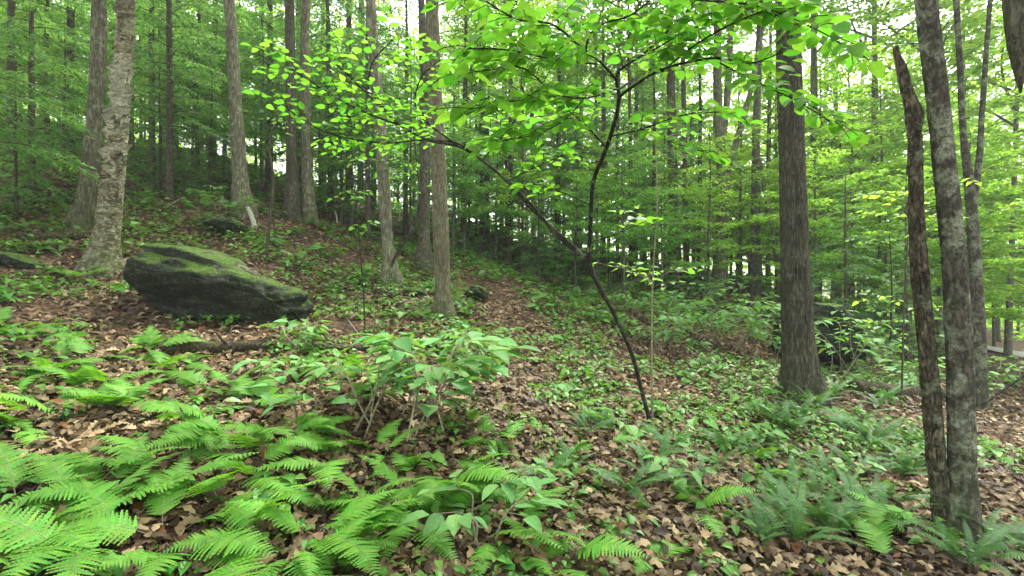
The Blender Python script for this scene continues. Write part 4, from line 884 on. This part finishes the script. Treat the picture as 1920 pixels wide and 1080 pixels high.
# ------------------------------------------------------------------ ferns
def make_frond(kind, seed, L=1.0):
    rs = np.random.default_rng(seed); b = Bag(); n = 40
    if kind == 'light': th0, th1, npair, stipe, wmax = rs.uniform(.65, 1.2), rs.uniform(-.75, -.05), 22, rs.uniform(.16, .28), rs.uniform(.16, .225)
    else: th0, th1, npair, stipe, wmax = 1.15, -.15, 30, .12, .095
    s = np.linspace(0, L, n); th = th0 + (th1 - th0) * (s / L) ** .8 + rs.normal(0, .03); yaw = rs.normal(0, .12) * s / L + .12 * np.sin(s / L * 3 + seed)
    dx = np.stack([np.cos(th) * np.cos(yaw), np.cos(th) * np.sin(yaw), np.sin(th)], 1); p = np.concatenate([[[0, 0, 0]], np.cumsum(dx[:-1] * (L / (n - 1)), 0)])
    V, T, Q = tube(p, np.linspace(.0045, .0012, n) * L, 4); b.add(V, T, Q, .35, 1)
    for k in range(npair):
        f = (k + .5) / npair; ss = stipe + (1 - stipe) * f ** .92; i = min(n - 2, int(ss * (n - 1))); o = p[i] + (p[i + 1] - p[i]) * (ss * (n - 1) - i); ax = dx[i]; side = np.cross(UP, ax); side /= np.linalg.norm(side); nr = np.cross(ax, side)
        if kind == 'light': pl = wmax * (min(1, .55 + f * 2.2)) * (1 - f) ** .75 * 1.25 + .008
        else: pl = wmax * min(1, .6 + 2 * f) * (1 - f ** 2.2) ** .8 + .006
        for sg in (-1, 1):
            L1 = pl * rs.uniform(.88, 1.1); fw = .30 if kind == 'light' else .18
            d = side * sg * math.cos(fw) + ax * math.sin(fw) + nr * rs.uniform(-.16, .1); d /= np.linalg.norm(d); w = np.cross(nr, d)
            nl = (6 if L1 > .07 else 4 if L1 > .03 else 3) if kind == 'light' else 3
            t = np.linspace(0, 1, nl + 1); axp = o + d * (t * L1)[:, None] - nr * (.10 * L1 * t ** 2)[:, None]
            wid = (.17 if kind == 'light' else .15) * L1 ** .75 * .70 * (1 - t[:-1] * .85) if kind == 'light' else np.array([.27, .22, .12]) * L1 * .55
            tipf = t[:-1] + (.75 if kind == 'light' else .45) / nl
            tp1 = o + d * (tipf * L1)[:, None] + w * wid[:, None] - nr * (.10 * L1 * tipf ** 2)[:, None] + nr * .02 * L1
            tp2 = o + d * (tipf * L1)[:, None] - w * wid[:, None] - nr * (.10 * L1 * tipf ** 2)[:, None] + nr * .02 * L1
            VV = np.concatenate([axp, tp1, tp2]); m = nl + 1
            if kind == 'light':
                wn_ = np.concatenate([wid, [0]]) * .55; VV = np.concatenate([VV, axp + w * wn_[:, None], axp - w * wn_[:, None]])
            T = [(j, j + 1, m + j) for j in range(nl)] + [(j, m + nl + j, j + 1) for j in range(nl)]
            if kind == 'light':
                for q_, sgn in ((m + 2 * nl, 0), (2 * m + 2 * nl, nl)):
                    T += [(j, q_ + j, m + sgn + j) for j in range(nl)] + [(j + 1, m + sgn + j, q_ + j + 1) for j in range(nl)]
            if kind != 'light': T += [(m + j, j + 1, m + j + 1) for j in range(nl - 1)] + [(m + nl + j, m + nl + j + 1, j + 1) for j in range(nl - 1)]
            b.add(VV, np.array(T), None, rs.uniform(.3, .7), 0)
    return b.mesh('fern_frond', [M['fern' if kind == 'light' else 'xfern'], M['twig'] if kind == 'light' else M['fern']], smooth=False)
FROND = {'light': [make_frond('light', 300 + i) for i in range(10)], 'dark': [make_frond('dark', 320 + i) for i in range(5)], 'limeish': None}

def fern(kind, px, py, n, size, label, group, seed, fan=None):
    rs = np.random.default_rng(seed); loc = hit(px, py); t = thing('fern' if kind == 'light' else 'evergreen_fern', label, 'fern', loc, group)
    for k in range(n):
        o = link('frond', FROND[kind][rs.integers(len(FROND[kind]))], t)
        a = (k / n * 2 * PI + rs.uniform(-.5, .5)) if fan is None else fan + rs.uniform(-1.9, 1.9)
        if kind == 'light':
            o.location = (rs.normal(0, .07), rs.normal(0, .07), -.02); tl = rs.uniform(-.35, .45)
        else: o.location = (rs.normal(0, .015), rs.normal(0, .015), -.01); tl = rs.uniform(-.35, .25)
        s = size * rs.uniform(.75, 1.15); o.scale = (s, s * rs.uniform(.85, 1.1), s); o.rotation_euler = (rs.uniform(-.4, .4), tl, a)
    return t

FREG = [  # light ferns: region in the photo, count, fronds, length, where
    ((0, 230, 900, 1075), 7, (4, 6), (.48, .64), 'in the lush patch at the lower left corner'),
    ((230, 520, 900, 1075), 7, (3, 6), (.45, .62), 'along the lower edge left of the middle'),
    ((520, 800, 930, 1078), 11, (3, 5), (.42, .58), 'along the bottom edge below the pale-twigged shrub'),
    ((800, 1040, 880, 1075), 10, (3, 5), (.40, .55), 'at the bottom edge just right of the middle'),
    ((250, 520, 780, 900), 8, (3, 6), (.42, .58), 'in the fern bank left of the pale-twigged shrub'),
    ((0, 210, 690, 810), 8, (3, 6), (.42, .56), 'by the left edge below the boulder'),
    ((160, 420, 640, 780), 12, (3, 6), (.40, .55), 'just below the mossy boulder and dark log'),
    ((0, 170, 610, 690), 7, (3, 5), (.40, .5), 'near the left edge level with the boulder base'),
    ((420, 700, 690, 880), 12, (3, 5), (.34, .5), 'between the boulder and the pale-twigged shrub'),
    ((700, 1000, 780, 900), 9, (3, 5), (.32, .46), 'under the pale-twigged shrub'),
    ((1000, 1120, 760, 860), 4, (2, 4), (.3, .4), 'left of the forked sapling foot'),
    ((500, 640, 610, 690), 5, (2, 4), (.3, .4), 'at the right end of the boulder'),
    ((1330, 1480, 790, 900), 5, (2, 4), (.35, .45), 'among leaves between the sapling foot and the oak'),
    ((1640, 1780, 980, 1060), 3, (3, 4), (.36, .46), 'in front of the rotten double trunk')]
sd_i = 1000
for (x0, x1, y0, y1), cnt, nf, sz, where in FREG:
    for k in range(cnt):
        sd_i += 1; rs = np.random.default_rng(sd_i)
        px = x0 + (x1 - x0) * ((k * .618034 + sd_i * .13) % 1); py = y0 + (y1 - y0) * ((k * .754878 + .37) % 1)
        fern('light', px, py, int(rs.integers(nf[0], nf[1] + 1)), rs.uniform(*sz), 'light green feathery fern ' + where, 'light ferns ' + where, sd_i, rs.uniform(0, 2 * PI))
for px, py, n, s, lab in [(1300, 960, 4, .5, 'bright lime-green fern standing among dark evergreen ferns'), (1190, 1035, 3, .32, 'small lime fern on brown leaves near the bottom edge'),
        (1262, 1075, 2, .38, 'single upright fern frond at the bottom edge'), (130, 525, 5, .5, 'fern at the foot of the peeling birch'), (200, 545, 4, .42, 'small fern right at the birch roots beside the boulder'),
        (60, 510, 4, .5, 'fern beside the dark rock at the far left'), (1100, 830, 3, .3, 'small fern with two fronds above the evergreen clump')]:
    sd_i += 1; fern('light', px, py, n, s, lab, None, sd_i)
XREG = [((1085, 1150, 800, 830), 3, .38, 'left of the forked sapling foot'), ((1165, 1380, 850, 950), 8, .42, 'in the dark clump below the forked sapling'),
        ((1420, 1560, 900, 1060), 8, .48, 'in the big clump left of the rotten double trunk'), ((1560, 1730, 830, 1050), 12, .50, 'in the big clump against the rotten double trunk'),
        ((1460, 1690, 745, 830), 9, .48, 'around the foot of the thick oak'), ((1400, 1500, 790, 880), 4, .42, 'on the leaf slope below the oak'),
        ((1800, 1915, 1015, 1080), 4, .48, 'in the lower right corner'), ((1000, 1090, 850, 960), 2, .36, 'on leaves left of the dark fern clump')]
for (x0, x1, y0, y1), cnt, sz, where in XREG:
    for k in range(cnt):
        sd_i += 1; px = x0 + (x1 - x0) * ((k * .618034 + .21) % 1); py = y0 + (y1 - y0) * ((k * .754878 + .5) % 1)
        fern('dark', px, py, 7 + k % 4, sz * .9 * random.uniform(.75, 1.15), 'dark blue-green evergreen fern ' + where, 'evergreen ferns ' + where, sd_i)

# ------------------------------------------------------------------ shrubs with leaves one can pick out
OVL = [leaf_tpl(7, 1, w, f, c, (.5, 1.0), .12) for w, f, c in ((.58, .14, .15), (.62, .05, .28), (.5, .22, .1))]
OV_M = {k: [tpl_mesh('ovate_leaf', t, k + '_v', r) for t in OVL for r in (.35, .65)] for k in ('bush', 'shrub')}
def shrub(label, px, py, stems, height, spread, lsz, mt, seed, bark='twig', group=None, bias=(0, 0), pairs=5):
    rs = np.random.default_rng(seed); loc = hit(px, py); t = thing('shrub', label, 'shrub', loc, group); pos = []; dr = []
    for s in range(stems):
        a = s / stems * 2 * PI + rs.uniform(-.5, .5); R = spread * rs.uniform(.4, 1); h = height * rs.uniform(.7, 1.1)
        e = np.array([math.cos(a) * R + bias[0], math.sin(a) * R * .8 + bias[1], 0])
        p = np.array([[0, 0, -.03, .007], [*(e[:2] * .35), h * .55, .006], [*(e[:2] * .75), h * .9, .004], [*e[:2], h, .0025]]); p[1:3, :3] += rs.normal(0, .03, (2, 3))
        p[0, :2] += rs.normal(0, spread * .22, 2); q = smooth_path(p, .04); b = Bag(); V, T, Q = tube(q[:, :3], q[:, 3], 6); b.add(V, T, Q)
        for k in range(pairs):
            f = 1 - k * .62 / pairs; i = int(f * (len(q) - 1)); c = q[i, :3]; ax = q[min(len(q) - 1, i + 1), :3] - q[max(0, i - 2), :3]; ax /= np.linalg.norm(ax); ah = np.array([ax[0], ax[1], 0]); ah /= np.linalg.norm(ah) + 1e-9; sd_ = np.cross(UP, ah)
            for sg in (-1, 1):
                tl = rs.uniform(.02, .16); td = ah * .6 + sd_ * sg * .8 + UP * .15; c2 = c + td * tl
                V, T, Q = tube(np.array([c, (c + c2) / 2, c2]), .0022, 4); b.add(V, T, Q)
                pos.append(c2 + loc); dr.append(td + rs.normal(0, .2, 3) - UP * rs.uniform(.05, .25))
                if tl > .08: pos.append(c + td * tl * .5 + loc); dr.append(td * .3 + ah * .9 + rs.normal(0, .3, 3) - UP * .2)
            if k == 0: pos.append(c + loc); dr.append(ah + rs.normal(0, .15, 3) - UP * .15)
        link('stem', b.mesh('shrub_stem', [M[bark]]), t)
    sz = lsz * rs.uniform(.7, 1.2, len(pos))
    leaf_parts(t, loc, pos, dr, sz, OV_M[mt], rs, .22, 300, OVL[0], mt)
    return t
shrub('pale-twigged shrub with big soft green leaves in the middle foreground', 790, 812, 9, .66, .66, .20, 'bush', 501, bias=(.10, .1), pairs=5)
shrub('low shrub with long pale twigs left of the middle foreground shrub', 690, 815, 6, .55, .5, .15, 'bush', 502, bias=(.02, .25), pairs=4)
shrub('small broad-leaved shrub in front of the straight olive trunk', 880, 690, 4, .42, .5, .15, 'bush', 503, bias=(.1, .1), pairs=3)
shrub('low broad-leaved seedling right of the boulder end', 560, 668, 4, .32, .38, .15, 'bush', 504, pairs=3)
shrub('broad-leaved seedling between the log and the fern bank', 500, 735, 3, .26, .3, .13, 'bush', 505, pairs=3)
shrub('small seedling among ferns at the lower middle', 960, 960, 3, .3, .22, .13, 'bush', 506, pairs=2)
shrub('seedling with round leaves left of the lower middle', 560, 800, 3, .3, .25, .13, 'bush', 507, pairs=2)
shrub('leafy seedling inside the dark evergreen fern clump', 1270, 915, 3, .2, .16, .12, 'bush', 508, pairs=2)
shrub('seedling at the bottom edge right of the middle', 905, 1030, 3, .28, .25, .14, 'bush', 509, pairs=2)
for k, (px, py, h, sp_, l) in enumerate([(1330, 650, .7, .8, 'leafy shrub left of the oak nearest the sapling'), (1400, 665, .85, .9, 'leafy shrub brushing the left side of the oak'), (1280, 620, .6, .8, 'pale green shrub below the thick dark grove trunk'),
        (1200, 600, .5, .7, 'low shrub behind the straight pole sapling'), (1470, 690, .8, .7, 'shrub with drooping twigs crossing the front of the oak'), (1590, 720, .8, .8, 'shrub with level sprays right of the oak'),
        (1640, 705, .6, .6, 'shrub between the dark shaded rock and the snag'), (1390, 610, .8, .9, 'shrub above the half-buried log'), (1720, 740, .5, .5, 'low shrub behind the foot of the snag'), (1860, 760, .6, .6, 'low shrub right of the lichen-spotted trunk'), (1095, 575, .4, .6, 'low shrub beside the leafy path')]):
    shrub(l, px, py, 6, h * 1.15, sp_, .145, 'shrub', 520 + k, pairs=5)
for k, (px, py, h, sp_, l) in enumerate([(1250, 660, .55, .7, 'low pale shrub between the sapling foot and the oak'), (1150, 560, .6, .8, 'shrub under the dark grove behind the forked sapling'), (1310, 590, .8, 1.0, 'wide shrub beneath the double-stemmed tree'),
        (1440, 640, .9, .9, 'tall leafy shrub hiding the lower left side of the oak'), (1560, 690, .9, .9, 'leafy shrub spreading in front of the dark shaded rock'), (1670, 690, .8, .8, 'pale shrub just left of the snag at knee height'), (1540, 640, 1.0, 1.0, 'shrub right behind the oak')]):
    shrub(l, px, py, 6, h, sp_, .15, 'shrub', 560 + k, pairs=5)
shrub('flat-topped maple seedling beyond the boulder', 420, 415, 4, .55, .8, .16, 'shrub', 540, pairs=4)

# ------------------------------------------------------------------ dead leaves and ground cover (uncountable)
def oak_leaf(bend=.13, c1=1.6, wsc=1.0):
    prof = [(0, .0), (.12, .07), (.2, .2), (.28, .11), (.4, .30), (.5, .14), (.62, .31), (.72, .14), (.82, .2), (.9, .1), (1, 0)] if c1 > 0 else [(0, 0), (.2, .2), (.35, .13), (.55, .33), (.7, .16), (.85, .22), (1, 0)]
    prof = [(x, w * wsc) for x, w in prof]
    V = []; T = []; Q = []
    for k, (x, w) in enumerate(prof):
        z = bend * math.sin(x * 3.0); V += [(x - .5, -w, z + w * w * c1), (x - .5, 0, z), (x - .5, w, z + w * w * c1 * .7)]
    for k in range(len(prof) - 1): o = 3 * k; Q += [(o, o + 3, o + 4, o + 1), (o + 1, o + 4, o + 5, o + 2)]
    return np.array(V, float), np.zeros((0, 3), int), np.array(Q)
OAK = oak_leaf(); OAK2 = oak_leaf(.30, -.9, .7); DL = leaf_tpl(5, 1, .5, .3, .1, (.6, .9), 0); DL = (DL[0] - [.5, 0, 0], DL[1], DL[2])
def floor_scatter(n, y0, y1, rs, pw=1.0, xr=1.08):
    Y = y0 + (y1 - y0) * rs.random(n) ** pw; x = (rs.random(n) * 2 - 1) * Y * xr
    return np.stack([x, Y, g(x, Y)], 1)
def gnormal(p):
    e = .06; return np.stack([-(g(p[:, 0] + e, p[:, 1]) - g(p[:, 0] - e, p[:, 1])) / (2 * e), -(g(p[:, 0], p[:, 1] + e) - g(p[:, 0], p[:, 1] - e)) / (2 * e), np.ones(len(p))], 1)
def litter():
    rs = np.random.default_rng(77); b = Bag()
    for tpl, n, y0, y1, pw, s0, s1 in ((OAK, 4000, 1.6, 5.2, .8, .07, .14), (OAK2, 4000, 1.6, 5.5, .8, .06, .13), (DL, 6500, 1.6, 5.5, .8, .05, .10), (OAK2, 4000, 5, 9, .7, .07, .13), (DL, 19000, 5, 13, .7, .06, .12), (CARD, 16000, 11, 26, .6, .10, .2), (CARD, 9000, 1.6, 6, .8, .02, .06)):
        p = floor_scatter(n, y0, y1, rs, pw); keep = vnoise(p * [1.1, 1.1, 0], 31) + .35 * vnoise(p * [3, 3, 0], 32) > np.where(p[:, 1] < 5, .0, .26); p = p[keep]; n = len(p)
        a = rs.uniform(0, 2 * PI, n); d = np.stack([np.cos(a), np.sin(a), rs.normal(0, .22, n)], 1)
        nr = gnormal(p) + rs.normal(0, .32, (n, 3)); d[:, 2] -= (d * nr).sum(1) * .6
        p[:, 2] += rs.uniform(.004, .045, n)
        b.scatter(tpl, frames(d, nr) * rs.uniform(s0, s1, n)[:, None, None], p, np.clip(rs.normal(.50, .27, n) + .35 * (vnoise(p * [.9, .9, 0], 33) - .5), 0, 1))
    o = link('leaf_litter', b.mesh('leaf_litter', [M['litter']])); tag(o, 'brown fallen oak leaves strewn over the slope', 'leaves', None, 'stuff')
litter()
def twig_litter():
    rs = np.random.default_rng(79); b = Bag(); p = floor_scatter(700, 1.7, 9, rs, .8)
    for c in p:
        L = rs.uniform(.08, .45); a = rs.uniform(0, 2 * PI); n = 4; t = np.linspace(-.5, .5, n) * L
        x = c[0] + math.cos(a) * t + rs.normal(0, .012, n); y = c[1] + math.sin(a) * t + rs.normal(0, .012, n)
        V, T, Q = tube(np.stack([x, y, g(x, y) + rs.uniform(.012, .05)], 1), np.linspace(1, .5, n) * rs.uniform(.002, .006), 4); b.add(V, T, Q, rs.random())
    o = link('twig_litter', b.mesh('twig_litter', [M['deadwood']])); tag(o, 'thin broken twigs scattered through the fallen leaves', 'twigs', None, 'stuff')
twig_litter()

def cover():
    rs = np.random.default_rng(78); b = Bag()
    # sprigs: few small leaves on short stalks; denser on the green parts of the slope
    for n, y0, y1, s0, s1, per, hh, thr in ((1300, 1.8, 6, .03, .06, 6, .10, .46), (3800, 4.5, 10, .03, .085, 6, .14, .46), (4800, 8, 18, .06, .12, 6, .22, .42), (3600, 15, 34, .12, .25, 6, .5, .30)):
        p = floor_scatter(n, y0, y1, rs, .8)
        px = 960 + p[:, 0] / p[:, 1] * 960; py = 540 - (p[:, 2] - CAMZ) / p[:, 1] * 960
        m = vnoise(p * [.33, .33, 0], 53) * .42 + vnoise(p * [1.0, 1.0, 0], 51) * .36 + vnoise(p * [3, 3, 0], 52) * .26 - .02
        path = np.exp(-((px - (905 + (py - 540) * 1.0)) / 60) ** 2) * (py > 530) * (py < 640)      # the leafy path stays bare
        m = m - path * .6 + .11 * ((px < 460) & (py < 480)) + .12 * ((px > 440) & (px < 760) & (py > 440) & (py < 600)) + .15 * ((px > 840) & (px < 1350) & (py < 600)) - .12 * ((px < 300) & (py < 620) & (py > 480)) - .11 * ((px > 930) & (py > 610)) - .04 * ((px < 930) & (py > 600) & (py < 700))
        m = m - 1.0 * ((px > 1815) & (p[:, 1] > 9)); p = p[m > thr]; n = len(p)
        if n == 0: continue
        c = np.repeat(p, per, 0); k = len(c); a = rs.uniform(0, 2 * PI, k); rad = rs.uniform(.01, .09, k) * (1 + s1 * 6)
        c = c + np.stack([np.cos(a) * rad, np.sin(a) * rad, hh * rs.uniform(.25, 1, k)], 1)
        d = np.stack([np.cos(a), np.sin(a), rs.uniform(-.4, .2, k)], 1)
        b.scatter(LEAF5 if y1 < 11 else CARD, leaf_frames(d, rs, .3) * rs.uniform(s0, s1, k)[:, None, None] * np.repeat(rs.choice([.7, 1.0, 1.25, 2.0], n, p=[.35, .35, .2, .1]), per)[:, None, None] * 1.15, c, np.repeat(rs.random(n), per) * .6 + rs.random(k) * .4)
    o = link('ground_cover', b.mesh('ground_cover', [M['cover']], False)); tag(o, 'low green herbs and seedlings covering the slope', 'ground cover', None, 'stuff')
cover()

# ------------------------------------------------------------------ thin haze volume added to lighten the background trees
hz_v = np.array([(x, y, z) for x in (-185, 185) for y in (-25, 205) for z in (-14, 45)], float)
me = mesh_np('haze', hz_v, [np.array([(0, 1, 3, 2), (4, 6, 7, 5), (0, 4, 5, 1), (2, 3, 7, 6), (0, 2, 6, 4), (1, 5, 7, 3)])], smooth=False)
hm = bpy.data.materials.new('haze'); hm.use_nodes = True; hm.node_tree.nodes.clear()
ho = hm.node_tree.nodes.new('ShaderNodeOutputMaterial'); hv = hm.node_tree.nodes.new('ShaderNodeVolumePrincipled')
hv.inputs['Density'].default_value = .0017; hv.inputs['Color'].default_value = (.95, .98, .95, 1); hv.inputs['Anisotropy'].default_value = .3
hm.node_tree.links.new(hv.outputs[0], ho.inputs['Volume']); me.materials.append(hm)
tag(link('haze', me), 'thin pale haze hanging between the far trees', 'haze', None, 'stuff')

# ------------------------------------------------------------------ tell look-alikes apart by their place in the row
ORD = ['first', 'second', 'third', 'fourth', 'fifth', 'sixth', 'seventh', 'eighth', 'ninth', 'tenth', 'eleventh', 'twelfth']
rows = {}
for o in COL.objects:
    if o.parent is None and 'group' in o.keys() and 'category' in o.keys(): rows.setdefault(o['label'], []).append(o)
for lab, os_ in rows.items():
    if not 2 <= len(os_) <= 12 or o['category'] == 'stick' and 'boulder' in lab: continue
    os_.sort(key=lambda o: o.location.x / max(.5, o.location.y))
    for k, o in enumerate(os_):
        for cut in (' in ', ' along ', ' at ', ' by ', ' just ', ' near ', ' between ', ' under ', ' left of ', ' among ', ' up ', ' behind ', ' upslope ', ' around ', ' on ', ' lying '):
            i = lab.find(cut)
            if i > 0: break
        head, tail = (lab[:i], lab[i:]) if i > 0 else (lab, '')
        new = head + ' ' + ORD[k] + ' from left' + tail
        while len(new.split()) > 16: new = new.split(' ', 1)[1]
        o['label'] = new
